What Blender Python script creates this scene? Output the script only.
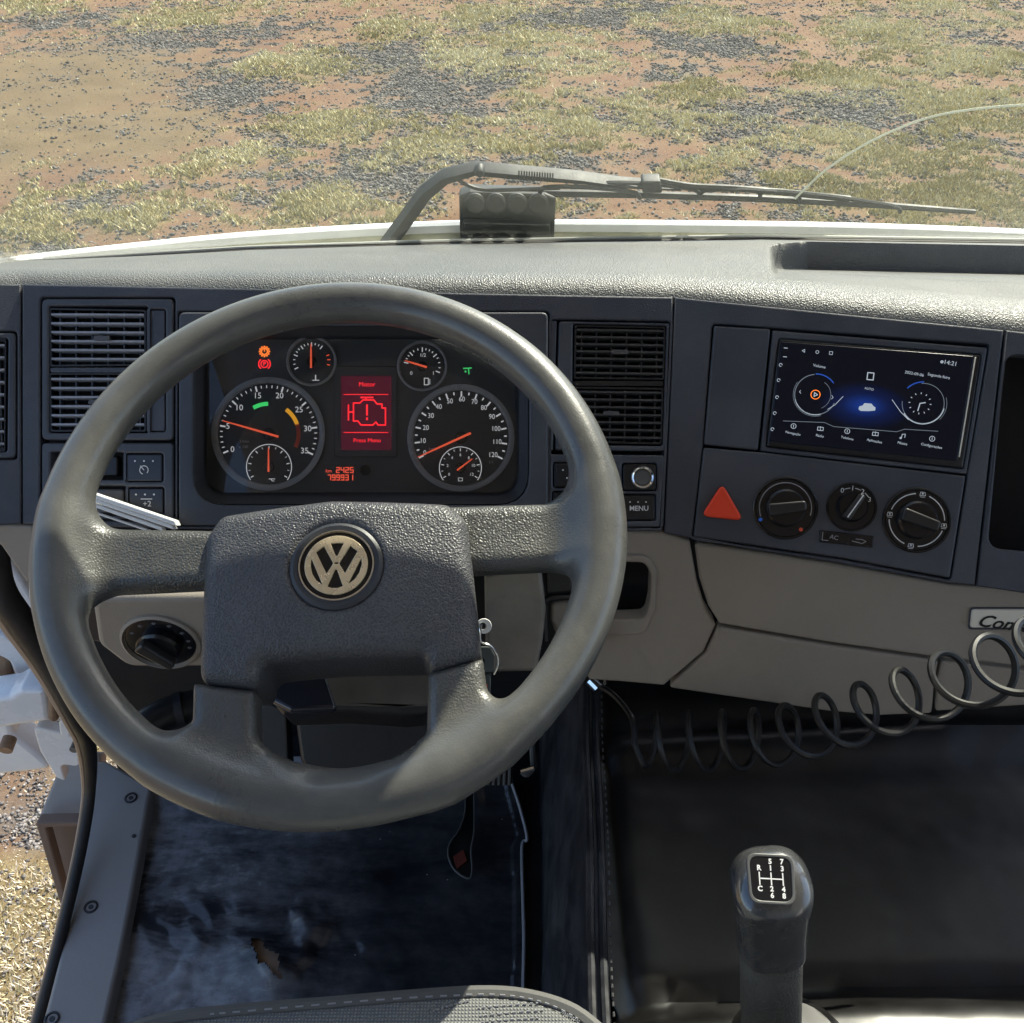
import bpy, bmesh, math, random
import numpy as np
from math import sin, cos, tan, radians, pi, hypot, atan2
from mathutils import Vector, Matrix
random.seed(7); rng = np.random.default_rng(11)
SC = bpy.context.scene; COL = SC.collection
for _o in list(bpy.data.objects): bpy.data.objects.remove(_o)

# ---------------------------------------------------------------- camera
PITCH = radians(37); FPX = 1000.0; CX, CY = 512.0, 511.5
CAM = Vector((0, 0, 2.6))
FW = Vector((0, cos(PITCH), -sin(PITCH))); UP = Vector((0, sin(PITCH), cos(PITCH))); RT = Vector((1, 0, 0))
cd = bpy.data.cameras.new('camera'); co = bpy.data.objects.new('camera', cd); COL.objects.link(co)
co.location = CAM; co.rotation_euler = (pi/2 - PITCH, 0, 0)
cd.sensor_fit = 'HORIZONTAL'; cd.sensor_width = 36; cd.lens = 36*FPX/1024; cd.clip_start = .02; cd.clip_end = 2000
SC.camera = co
SC.render.resolution_x = 1024; SC.render.resolution_y = 1023
# ---------------------------------------------------------------- light
SUN_EL, SUN_AZ = 46.0, 32.0          # azimuth measured clockwise from straight ahead (+Y)
w = bpy.data.worlds.new('World'); SC.world = w; w.use_nodes = True
nt = w.node_tree; nt.nodes.clear()
sky = nt.nodes.new('ShaderNodeTexSky'); sky.sky_type = 'NISHITA'; sky.sun_disc = False
sky.sun_elevation = radians(SUN_EL); sky.sun_rotation = radians(SUN_AZ)
bg = nt.nodes.new('ShaderNodeBackground'); bg.inputs['Strength'].default_value = .14
wo = nt.nodes.new('ShaderNodeOutputWorld')
nt.links.new(sky.outputs[0], bg.inputs[0]); nt.links.new(bg.outputs[0], wo.inputs[0])
sl = bpy.data.lights.new('sun', 'SUN'); sl.energy = 5.0; sl.angle = radians(.5); sl.color = (1, .95, .87)
so = bpy.data.objects.new('sun', sl); COL.objects.link(so)
sd = Vector((sin(radians(SUN_AZ))*cos(radians(SUN_EL)), cos(radians(SUN_AZ))*cos(radians(SUN_EL)), sin(radians(SUN_EL))))
so.rotation_euler = sd.to_track_quat('Z', 'Y').to_euler(); so.location = (0, 0, 8)
SC.view_settings.view_transform = 'Standard'; SC.view_settings.look = 'None'
SC.view_settings.exposure = 1.15; SC.view_settings.gamma = 1
SC.render.engine = 'CYCLES'; SC.cycles.use_denoising = True
SC.cycles.max_bounces = 8; SC.cycles.diffuse_bounces = 5; SC.cycles.transparent_max_bounces = 16
SC.cycles.sample_clamp_indirect = 6

# ---------------------------------------------------------------- helpers
def ray(u, v): return FW + RT*((u-CX)/FPX) - UP*((v-CY)/FPX)
def atd(u, v, d): return CAM + ray(u, v)*d
def aty(u, v, Y): r = ray(u, v); return CAM + r*((Y-CAM.y)/r.y)
def atz(u, v, Z): r = ray(u, v); return CAM + r*((Z-CAM.z)/r.z)
def atx(u, v, X): r = ray(u, v); return CAM + r*((X-CAM.x)/r.x)
class Plane:
    def __init__(s, O, ex, ey):
        s.O = Vector(O); s.ex = Vector(ex).normalized(); n = s.ex.cross(Vector(ey)).normalized(); s.n = n; s.ey = n.cross(s.ex)
        s.M = Matrix(((s.ex.x, s.ey.x, n.x, s.O.x), (s.ex.y, s.ey.y, n.y, s.O.y), (s.ex.z, s.ey.z, n.z, s.O.z), (0, 0, 0, 1)))
    def px(s, u, v, z=0):
        r = ray(u, v); o = s.O + s.n*z
        t = (o-CAM).dot(s.n)/r.dot(s.n); p = CAM + r*t - s.O
        return (p.dot(s.ex), p.dot(s.ey))
    def world(s, u, v, z=0):
        x, y = s.px(u, v, z); return s.O + s.ex*x + s.ey*y + s.n*z
    def scale(s, u, v):  # metres per pixel
        a = s.px(u, v); b = s.px(u+1, v); return hypot(a[0]-b[0], a[1]-b[1])
WM = {}
def tag(o, label=None, cat=None, group=None, kind=None):
    if label: o['label'] = label
    if cat: o['category'] = cat
    if group: o['group'] = group
    if kind: o['kind'] = kind
    return o
def link(o, M, parent=None):
    COL.objects.link(o); WM[o] = M
    if parent: o.parent = parent; o.matrix_basis = WM[parent].inverted() @ M
    else: o.matrix_basis = M
    return o
def thing(name, loc, label, cat, group=None):
    o = bpy.data.objects.new(name, None); o.empty_display_size = .05
    link(o, Matrix.Translation(Vector(loc))); return tag(o, label, cat, group)
def finish(me, mat, ang=35):
    me.polygons.foreach_set('use_smooth', [True]*len(me.polygons))
    if ang and len(me.polygons) < 60000: me.set_sharp_from_angle(angle=radians(ang))
    if mat: me.materials.clear(); me.materials.append(mat)
def rounded(pts, r, seg=5):
    if not isinstance(r, (list, tuple)) and r <= 0: return list(pts)
    out = []; n = len(pts)
    rs = r if isinstance(r, (list, tuple)) else [r]*n
    for i in range(n):
        p = Vector(pts[i]).to_2d(); a = Vector(pts[i-1]).to_2d()-p; b = Vector(pts[(i+1) % n]).to_2d()-p
        la, lb = a.length, b.length; a = a/la; b = b/lb
        ang = math.acos(max(-1, min(1, a.dot(b))))
        if rs[i] <= 0 or ang > 3.0: out.append(tuple(p)); continue
        t = min(rs[i]/tan(ang/2), la*.48, lb*.48)
        p0, p1 = p+a*t, p+b*t
        for k in range(seg+1):
            s = k/seg; q = p0*(1-s)**2 + p*2*s*(1-s) + p1*s*s; out.append(tuple(q))
    return out
def circle(cx, cy, r, n=40, ry=None): return [(cx+r*cos(2*pi*k/n), cy+(ry or r)*sin(2*pi*k/n)) for k in range(n)]
class MB:
    def __init__(s): s.v = []; s.f = []
    def add(s, verts, faces, M=None):
        o = len(s.v)
        for p in verts: s.v.append(tuple(M @ Vector(p)) if M is not None else tuple(p))
        for f in faces: s.f.append(tuple(i+o for i in f))
        return s
    def mesh(s, me, M=None):
        return s.add([tuple(x.co) for x in me.vertices], [tuple(p.vertices) for p in me.polygons], M)
    def poly(s, loops, z0, z1, bev=0, res=2):
        cu = bpy.data.curves.new('c', 'CURVE'); cu.dimensions = '2D'; cu.fill_mode = 'BOTH'
        cu.extrude = max((z1-z0)/2-bev, 1e-5); cu.bevel_depth = bev; cu.bevel_resolution = res
        if bev: cu.offset = -bev
        for L in loops:
            sp = cu.splines.new('POLY'); sp.points.add(len(L)-1)
            for p, q in zip(sp.points, L): p.co = (q[0], q[1], 0, 1)
            sp.use_cyclic_u = True
        ob = bpy.data.objects.new('c', cu); me = bpy.data.meshes.new_from_object(ob)
        s.mesh(me, Matrix.Translation((0, 0, (z0+z1)/2)))
        bpy.data.objects.remove(ob); bpy.data.curves.remove(cu); bpy.data.meshes.remove(me); return s
    def flat(s, L, z):
        return s.poly([L], z-.0001, z+.0001)
    def text(s, txt, x, y, size, z, rot=0, ext=.0001, sx=1, align='CENTER', shear=0, bold=0):
        cu = bpy.data.curves.new('t', 'FONT'); cu.body = txt; cu.size = size; cu.extrude = ext; cu.align_x = align; cu.align_y = 'CENTER'; cu.resolution_u = 3
        cu.shear = shear; cu.offset = bold
        ob = bpy.data.objects.new('t', cu); me = bpy.data.meshes.new_from_object(ob)
        s.mesh(me, Matrix.Translation((x, y, z)) @ Matrix.Rotation(rot, 4, 'Z') @ Matrix.Diagonal((sx, 1, 1, 1)))
        bpy.data.objects.remove(ob); bpy.data.curves.remove(cu); bpy.data.meshes.remove(me); return s
    def stroke(s, pts, wd, z, closed=False, h=.0002):
        n = len(pts)
        for i in range(n if closed else n-1):
            a = Vector(pts[i]); b = Vector(pts[(i+1) % n]); d = (b-a)
            if d.length < 1e-7: continue
            d.normalize(); q = Vector((-d.y, d.x))*wd/2; e = d*wd*.3
            L = [a-e+q, a-e-q, b+e-q, b+e+q]
            s.add([(p.x, p.y, z+h) for p in L], [(0, 1, 2, 3)])
        return s
    def arc(s, cx, cy, r, a0, a1, wd, z, n=24):
        return s.stroke([(cx+r*cos(radians(a0+(a1-a0)*k/n)), cy+r*sin(radians(a0+(a1-a0)*k/n))) for k in range(n+1)], wd, z)
    def box(s, x0, y0, x1, y1, z0, z1, b=0):
        return s.poly([[(x0, y0), (x1, y0), (x1, y1), (x0, y1)]], z0, z1, b, 1)
    def disc(s, cx, cy, prof, n=40):  # lathe about local z: prof = [(r, z)...]
        o = len(s.v); m = len(prof)
        for (r, z) in prof:
            for k in range(n): s.v.append((cx+r*cos(2*pi*k/n), cy+r*sin(2*pi*k/n), z))
        for i in range(m-1):
            for k in range(n):
                k2 = (k+1) % n; s.f.append((o+i*n+k, o+i*n+k2, o+(i+1)*n+k2, o+(i+1)*n+k))
        s.f.append(tuple(o+(m-1)*n+k for k in range(n))); return s
    def loft(s, rings, closed=True, cap0=False, cap1=False):
        o = len(s.v); n = len(rings[0])
        for R in rings: s.v.extend(tuple(p) for p in R)
        for i in range(len(rings)-1):
            for k in range(n if closed else n-1):
                k2 = (k+1) % n; s.f.append((o+i*n+k, o+i*n+k2, o+(i+1)*n+k2, o+(i+1)*n+k))
        if cap0: s.f.append(tuple(o+k for k in reversed(range(n))))
        if cap1: s.f.append(tuple(o+(len(rings)-1)*n+k for k in range(n)))
        return s
    def build(s, name, mat, parent=None, M=None, ang=35, recentre=True):
        M = M or Matrix(); V = np.array(s.v, dtype=float).reshape(-1, 3)
        if recentre and len(V):
            c = (V.min(0)+V.max(0))/2; V = V-c; M = M @ Matrix.Translation(Vector(c))
        me = bpy.data.meshes.new(name); me.from_pydata([tuple(p) for p in V], [], s.f); me.validate(); me.update()
        finish(me, mat, ang)
        return link(bpy.data.objects.new(name, me), M, parent)
def smooth_path(pts, n=8, closed=False):
    P = [Vector(p) for p in pts]; out = []; m = len(P)
    for i in range(m if closed else m-1):
        if closed: a, b, c, d = P[i-1], P[i], P[(i+1) % m], P[(i+2) % m]
        else: a, b, c, d = P[max(i-1, 0)], P[i], P[i+1], P[min(i+2, m-1)]
        for k in range(n):
            t = k/n; out.append(.5*((2*b)+(c-a)*t+(2*a-5*b+4*c-d)*t*t+(3*b-a-3*c+d)*t**3))
    if not closed: out.append(P[-1])
    return out
def tube(mb, pts, r, seg=8, closed=False, flat=1.0, up=None):
    P = [Vector(p) for p in pts]; n = len(P); rings = []
    nrm = None
    for i in range(n):
        t = (P[(i+1) % n]-P[i-1]) if closed else (P[min(i+1, n-1)]-P[max(i-1, 0)])
        t.normalize()
        if up is not None: nrm = (Vector(up) - t*t.dot(Vector(up))).normalized()
        elif nrm is None:
            h = Vector((0, 0, 1)) if abs(t.z) < .9 else Vector((1, 0, 0)); nrm = (h - t*t.dot(h)).normalized()
        else: nrm = (nrm - t*t.dot(nrm)).normalized()
        b = t.cross(nrm); rr = r[i] if isinstance(r, (list, tuple)) else r
        rings.append([P[i]+nrm*cos(2*pi*k/seg)*rr*flat+b*sin(2*pi*k/seg)*rr for k in range(seg)])
    if closed: rings.append(rings[0]); mb.loft(rings)
    else: mb.loft(rings, True, True, True)
    return mb
def copy_obj(o, M, parent, name=None):
    c = o.copy(); link(c, M, parent); return c
# ---- implicit surfaces
def sdpoly(X, Y, pts):
    d = np.full(X.shape, 1e9); ins = np.zeros(X.shape, bool); n = len(pts)
    for i in range(n):
        ax, ay = pts[i]; bx, by = pts[(i+1) % n]; ex, ey = bx-ax, by-ay
        t = np.clip(((X-ax)*ex+(Y-ay)*ey)/(ex*ex+ey*ey+1e-20), 0, 1)
        d = np.minimum(d, np.hypot(X-ax-t*ex, Y-ay-t*ey))
        c = ((ay > Y) != (by > Y)) & (X < (bx-ax)*(Y-ay)/(by-ay+1e-20)+ax); ins ^= c
    return np.where(ins, -d, d)
def sdext(d2, Z, z0, z1, r):
    a = d2 + r; b = np.abs(Z-(z0+z1)/2)-(z1-z0)/2 + r
    return np.minimum(np.maximum(a, b), 0) + np.hypot(np.maximum(a, 0), np.maximum(b, 0)) - r
def smin(a, b, k):
    h = np.maximum(k-np.abs(a-b), 0)/k; return np.minimum(a, b)-h*h*k/4
def smax(a, b, k): return -smin(-a, -b, k)
def grid(b0, b1, h):
    ax = [np.arange(b0[i], b1[i]+h, h) for i in range(3)]
    return np.meshgrid(*ax, indexing='ij', sparse=False), (b0, h)
def nets(F, org, name, mat, parent, M, ang=0):
    b0, h = org; S = F < 0; nx, ny, nz = F.shape
    cs = (nx-1, ny-1, nz-1); acc = np.zeros(cs+(3,)); cnt = np.zeros(cs)
    cor = [(i, j, k) for i in (0, 1) for j in (0, 1) for k in (0, 1)]
    def sub(A, c): return A[c[0]:c[0]+cs[0], c[1]:c[1]+cs[1], c[2]:c[2]+cs[2]]
    for a in cor:
        for ax in range(3):
            if a[ax]: continue
            b = list(a); b[ax] = 1
            fa, fb = sub(F, a), sub(F, b); m = (fa < 0) != (fb < 0)
            t = np.where(m, fa/np.where(m, fa-fb, 1), 0)
            for q in range(3): acc[..., q] += np.where(m, a[q]+(t if q == ax else 0), 0)
            cnt += m
    msk = cnt > 0; idx = -np.ones(cs, int); idx[msk] = np.arange(msk.sum())
    I = np.argwhere(msk); V = (I+acc[msk]/cnt[msk][:, None])*h+np.array(b0)
    Q = []
    for ax in range(3):
        a = [slice(1, -1)]*3; a[ax] = slice(0, -1); b = [slice(1, -1)]*3; b[ax] = slice(1, None)
        s0, s1 = S[tuple(a)], S[tuple(b)]; E = np.argwhere(s0 != s1); fl = s0[s0 != s1]
        off = np.array([1, 1, 1]); off[ax] = 0; E = E+off
        o1, o2 = [(1, 2), (2, 0), (0, 1)][ax]
        e1 = np.zeros(3, int); e1[o1] = 1; e2 = np.zeros(3, int); e2[o2] = 1
        g = lambda P: idx[P[:, 0], P[:, 1], P[:, 2]]
        q = np.stack([g(E-e1-e2), g(E-e2), g(E), g(E-e1)], 1)
        q[~fl] = q[~fl][:, ::-1]; Q.append(q)
    Q = np.concatenate(Q); Q = Q[(Q >= 0).all(1)]
    me = np_mesh(name, V, Q)
    finish(me, mat, ang); return link(bpy.data.objects.new(name, me), M, parent)
def np_mesh(name, V, Q):
    me = bpy.data.meshes.new(name); k = Q.shape[1]
    me.vertices.add(len(V)); me.vertices.foreach_set('co', np.ascontiguousarray(V, dtype=np.float32).ravel())
    me.loops.add(Q.size); me.loops.foreach_set('vertex_index', Q.ravel().astype(np.int32))
    me.polygons.add(len(Q)); me.polygons.foreach_set('loop_start', (np.arange(len(Q))*k).astype(np.int32))
    me.polygons.foreach_set('loop_total', np.full(len(Q), k, np.int32))
    me.update(); me.validate(); return me

# ---------------------------------------------------------------- materials
def new_mat(name):
    m = bpy.data.materials.new(name); m.use_nodes = True; n = m.node_tree; b = n.nodes['Principled BSDF']; return m, n, b
def plastic(name, col, rough=.5, grain=0, gscale=900, var=.12, vscale=9, spec=.5, kind='noise', dust=0, dustcol=(.3, .28, .25), coat=0, metal=0, rvar=.12, dist=.0006, radial=None, pits=0):
    m, n, b = new_mat(name); L = n.links.new
    tc = n.nodes.new('ShaderNodeTexCoord')
    nz = n.nodes.new('ShaderNodeTexNoise'); nz.inputs['Scale'].default_value = vscale; nz.inputs['Detail'].default_value = 6; nz.inputs['Roughness'].default_value = .65
    L(tc.outputs['Object'], nz.inputs['Vector'])
    mr = n.nodes.new('ShaderNodeMapRange'); mr.inputs[1].default_value = .3; mr.inputs[2].default_value = .7; mr.inputs[3].default_value = 1-var; mr.inputs[4].default_value = 1+var
    L(nz.outputs[0], mr.inputs[0])
    mx = n.nodes.new('ShaderNodeVectorMath'); mx.operation = 'SCALE'; mx.inputs[0].default_value = col; L(mr.outputs[0], mx.inputs['Scale'])
    out = mx.outputs[0]
    if dust:
        n2 = n.nodes.new('ShaderNodeTexNoise'); n2.inputs['Scale'].default_value = vscale*1.7; n2.inputs['Detail'].default_value = 9; n2.inputs['Roughness'].default_value = .7
        L(tc.outputs['Object'], n2.inputs['Vector'])
        r2 = n.nodes.new('ShaderNodeMapRange'); r2.inputs[1].default_value = .45; r2.inputs[2].default_value = .75; r2.inputs[3].default_value = 0; r2.inputs[4].default_value = dust
        L(n2.outputs[0], r2.inputs[0])
        mm = n.nodes.new('ShaderNodeMix'); mm.data_type = 'RGBA'; L(r2.outputs[0], mm.inputs[0]); L(out, mm.inputs[6]); mm.inputs[7].default_value = (*dustcol, 1); out = mm.outputs[2]
    L(out, b.inputs['Base Color'])
    rr = n.nodes.new('ShaderNodeMapRange'); rr.inputs[1].default_value = .3; rr.inputs[2].default_value = .7; rr.inputs[3].default_value = max(.02, rough-rvar); rr.inputs[4].default_value = min(1, rough+rvar)
    L(nz.outputs[0], rr.inputs[0]); L(rr.outputs[0], b.inputs['Roughness'])
    b.inputs['Specular IOR Level'].default_value = spec; b.inputs['Metallic'].default_value = metal; b.inputs['Coat Weight'].default_value = coat
    if grain:
        bp = n.nodes.new('ShaderNodeBump'); bp.inputs['Strength'].default_value = grain; bp.inputs['Distance'].default_value = dist
        if kind == 'leather':
            vo = n.nodes.new('ShaderNodeTexVoronoi'); vo.feature = 'SMOOTH_F1'; vo.inputs['Scale'].default_value = gscale; vo.inputs['Smoothness'].default_value = .6
            dn = n.nodes.new('ShaderNodeTexNoise'); dn.inputs['Scale'].default_value = gscale*.4; ad = n.nodes.new('ShaderNodeVectorMath'); ad.operation = 'MULTIPLY_ADD'
            L(tc.outputs['Object'], dn.inputs['Vector']); L(dn.outputs[1], ad.inputs[0]); ad.inputs[1].default_value = (.9/gscale,)*3; L(tc.outputs['Object'], ad.inputs[2]); L(ad.outputs[0], vo.inputs['Vector'])
            L(vo.outputs[0], bp.inputs['Height'])
            if pits:      # pore shade painted into the colour, darker in the grain pits
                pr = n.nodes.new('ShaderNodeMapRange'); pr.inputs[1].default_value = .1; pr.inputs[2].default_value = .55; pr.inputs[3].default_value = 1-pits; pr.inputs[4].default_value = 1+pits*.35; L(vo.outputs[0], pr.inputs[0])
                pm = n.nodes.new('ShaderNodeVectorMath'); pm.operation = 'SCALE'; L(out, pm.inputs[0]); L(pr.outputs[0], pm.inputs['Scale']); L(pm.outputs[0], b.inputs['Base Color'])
            if radial:    # the rim is rubbed smooth, the spokes keep their grain
                sx = n.nodes.new('ShaderNodeVectorMath'); sx.operation = 'MULTIPLY'; sx.inputs[1].default_value = (1, 1, 0); L(tc.outputs['Object'], sx.inputs[0])
                ll = n.nodes.new('ShaderNodeVectorMath'); ll.operation = 'LENGTH'; L(sx.outputs[0], ll.inputs[0])
                rr2 = n.nodes.new('ShaderNodeMapRange'); rr2.inputs[1].default_value = radial[0]; rr2.inputs[2].default_value = radial[1]; rr2.inputs[3].default_value = grain; rr2.inputs[4].default_value = radial[2]; L(ll.outputs['Value'], rr2.inputs[0]); L(rr2.outputs[0], bp.inputs['Strength'])
                # hands have polished the rim paler than the moulded spokes
                rc = n.nodes.new('ShaderNodeMapRange'); rc.inputs[1].default_value = .14; rc.inputs[2].default_value = .19; rc.inputs[3].default_value = .72; rc.inputs[4].default_value = 1; L(ll.outputs['Value'], rc.inputs[0])
                rv_ = n.nodes.new('ShaderNodeVectorMath'); rv_.operation = 'SCALE'; L(out, rv_.inputs[0]); L(rc.outputs[0], rv_.inputs['Scale']); L(rv_.outputs[0], b.inputs['Base Color'])
        else:
            gz = n.nodes.new('ShaderNodeTexNoise'); gz.inputs['Scale'].default_value = gscale; gz.inputs['Detail'].default_value = 2
            L(tc.outputs['Object'], gz.inputs['Vector']); L(gz.outputs[0], bp.inputs['Height'])
        L(bp.outputs[0], b.inputs['Normal'])
    return m
def emit(name, col, st=1.0):
    m, n, b = new_mat(name); b.inputs['Base Color'].default_value = (*[c*.3 for c in col], 1); b.inputs['Emission Color'].default_value = (*col, 1); b.inputs['Emission Strength'].default_value = st; b.inputs['Roughness'].default_value = .4; return m
def glass(name, tint=(1, 1, 1), refl=.9, dust=.0, rough=.0):
    m, n, b = new_mat(name); L = n.links.new; n.nodes.remove(b)
    out = n.nodes['Material Output']; tr = n.nodes.new('ShaderNodeBsdfTransparent'); tr.inputs[0].default_value = (*tint, 1)
    gl = n.nodes.new('ShaderNodeBsdfGlossy'); gl.inputs['Roughness'].default_value = rough
    fr = n.nodes.new('ShaderNodeFresnel'); fr.inputs[0].default_value = 1.45
    mu = n.nodes.new('ShaderNodeMath'); mu.operation = 'MULTIPLY'; mu.inputs[1].default_value = refl; L(fr.outputs[0], mu.inputs[0])
    ms = n.nodes.new('ShaderNodeMixShader'); L(mu.outputs[0], ms.inputs[0]); L(tr.outputs[0], ms.inputs[1]); L(gl.outputs[0], ms.inputs[2])
    last = ms.outputs[0]
    if dust:
        df = n.nodes.new('ShaderNodeBsdfDiffuse'); df.inputs[0].default_value = (.75, .78, .72, 1); tl = n.nodes.new('ShaderNodeBsdfTranslucent'); tl.inputs[0].default_value = (.75, .78, .72, 1)
        m0 = n.nodes.new('ShaderNodeMixShader'); m0.inputs[0].default_value = .5; L(df.outputs[0], m0.inputs[1]); L(tl.outputs[0], m0.inputs[2])
        tc = n.nodes.new('ShaderNodeTexCoord'); nz = n.nodes.new('ShaderNodeTexNoise'); nz.inputs['Scale'].default_value = 5; nz.inputs['Detail'].default_value = 8; L(tc.outputs['Object'], nz.inputs['Vector'])
        mr = n.nodes.new('ShaderNodeMapRange'); mr.inputs[1].default_value = .3; mr.inputs[2].default_value = .7; mr.inputs[3].default_value = dust*.6; mr.inputs[4].default_value = dust*1.4; L(nz.outputs[0], mr.inputs[0])
        m2 = n.nodes.new('ShaderNodeMixShader'); L(mr.outputs[0], m2.inputs[0]); L(last, m2.inputs[1]); L(m0.outputs[0], m2.inputs[2]); last = m2.outputs[0]
    L(last, out.inputs['Surface']); return m
M = {}
M['fascia'] = plastic('fascia_plastic', (.046, .051, .066), .52, .8, 900, .16, 6, dust=.10)
M['tile'] = plastic('module_plastic', (.048, .054, .070), .46, .4, 1100, .14, 5, dust=.10)
M['pad'] = plastic('pad_plastic', (.118, .121, .118), .44, .9, 720, .14, 5, spec=.6, kind='leather', dust=.2, dist=.0007)
M['rubberwheel'] = plastic('wheel_skin', (.094, .095, .091), .36, .9, 660, .18, 11, kind='leather', dust=.30, dustcol=(.20, .19, .15), dist=.0007, radial=(.15, .195, .14), coat=.2, spec=.6, rvar=.16)
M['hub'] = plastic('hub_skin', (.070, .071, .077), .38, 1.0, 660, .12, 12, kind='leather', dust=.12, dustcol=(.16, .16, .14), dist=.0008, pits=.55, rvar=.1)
M['black'] = plastic('black_plastic', (.012, .012, .014), .4, .2, 1200, .1, 8)
M['void'] = plastic('dark_cavity', (.006, .006, .007), .8, 0)
M['gloss'] = plastic('gloss_black', (.010, .010, .012), .22, 0, rvar=.05)
M['beige'] = plastic('grey_trim', (.31, .272, .228), .6, .55, 900, .08, 4, dust=.15, dustcol=(.2, .17, .14))
M['vinyl'] = plastic('black_vinyl', (.0055, .0052, .005), .42, .5, 11, .3, 7, dust=.09, dustcol=(.13, .12, .11), dist=.010)
M['mat'] = None
M['tan'] = plastic('tan_underlay', (.50, .34, .23), .9, .5, 200, .2, 30)
M['sill'] = plastic('sill_plastic', (.29, .265, .245), .5, .4, 900, .08, 4, dust=.12)
M['white'] = plastic('white_paint', (.75, .76, .78), .3, 0, var=.05, coat=.3, dust=.15, dustcol=(.45, .38, .3))
M['chrome'] = plastic('chrome', (.8, .8, .8), .15, 0, metal=1, var=.03, rvar=.05)
M['gold'] = plastic('badge_metal', (.86, .70, .46), .26, 0, metal=.55, var=.1, vscale=60, rvar=.08)
M['alu'] = plastic('badge_alu', (.80, .76, .66), .35, 0, metal=.1, var=.05)
M['print'] = plastic('white_print', (.75, .75, .75), .6, 0, var=.02)
M['greyprint'] = plastic('grey_print', (.30, .30, .32), .6, 0, var=.02)
M['gaugering'] = plastic('gauge_ring', (.26, .265, .28), .30, 0)
M['dialprint'] = emit('glow_print', (.80, .82, .84), .22)  # added glow keeps the dial print bright in the shade
M['dialneedle'] = emit('glow_needle', (.9, .12, .05), .30)  # needles and red marks get the same added glow
M['dial'] = plastic('dial_black', (.022, .023, .026), .5, 0)
M['clus'] = plastic('cluster_plastic', (.034, .036, .042), .5, .2, 900, .1, 8)
M['needle'] = plastic('needle_red', (.75, .10, .04), .5, 0, var=.03)
M['red'] = plastic('hazard_red', (.85, .06, .02), .4, 0, var=.04)
M['blackprint'] = plastic('black_print', (.01, .01, .01), .6, 0)
M['blueprint'] = plastic('blue_print', (.05, .2, .8), .6, 0)
M['strip'] = plastic('silver_white_plastic', (.78, .78, .76), .45, 0, var=.05)
M['wiper'] = plastic('wiper_black', (.010, .012, .012), .6, .3, 300, .2, 20, dust=.12, dustcol=(.25, .23, .2))
M['cord'] = plastic('cord_rubber', (.011, .011, .011), .40, 0, var=.1)
M['seal'] = plastic('rubber_seal', (.022, .018, .015), .6, .2, 400, dust=.2, dustcol=(.2, .14, .09))
M['sealtan'] = plastic('seal_edge', (.42, .29, .19), .6, 0)
M['plug'] = plastic('plug_grey', (.10, .10, .10), .35, 0)
M['emred'] = emit('lcd_red', (1, .02, .03), .6)
M['emdred'] = emit('lcd_backlight', (.06, .001, .012), .4)
M['emorange'] = emit('lamp_orange', (1, .22, .03), .6)
M['emgreen'] = emit('lamp_band_green', (.05, .6, .15), .4)
M['emwhite'] = emit('screen_white', (.75, .85, .95), .20)
M['emgrey'] = emit('screen_grey', (.30, .36, .42), .16)
M['emblue'] = emit('screen_blue', (.03, .12, .6), .22)
M['odo'] = emit('odometer_red', (.9, .10, .05), .4)
M['windscreen'] = glass('windscreen_glass', (.97, .98, .93), .8, .024)
M['lens'] = glass('lens_clear', (.97, .97, .97), .7, .012)
def grass_mat():
    m, n, b = new_mat('dry_grass'); L = n.links.new
    a = n.nodes.new('ShaderNodeAttribute'); a.attribute_name = 'tone'
    cr = n.nodes.new('ShaderNodeValToRGB'); e = cr.color_ramp.elements
    e[0].position = 0; e[0].color = (.17, .15, .05, 1); e[1].position = .86; e[1].color = (.62, .555, .34, 1); y4 = e.new(1.0); y4.color = (.70, .61, .50, 1)
    x = cr.color_ramp.elements.new(.45); x.color = (.42, .345, .125, 1)
    L(a.outputs['Fac'], cr.inputs[0]); L(cr.outputs[0], b.inputs['Base Color']); b.inputs['Roughness'].default_value = .6
    return m
def stone_mat():
    m, n, b = new_mat('gravel_stone'); L = n.links.new
    a = n.nodes.new('ShaderNodeAttribute'); a.attribute_name = 'tone'
    cr = n.nodes.new('ShaderNodeValToRGB'); e = cr.color_ramp.elements
    e[0].color = (.032, .030, .029, 1); e[1].color = (.30, .275, .245, 1)
    L(a.outputs['Fac'], cr.inputs[0]); L(cr.outputs[0], b.inputs['Base Color']); b.inputs['Roughness'].default_value = .95; b.inputs['Specular IOR Level'].default_value = .1
    return m
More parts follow.
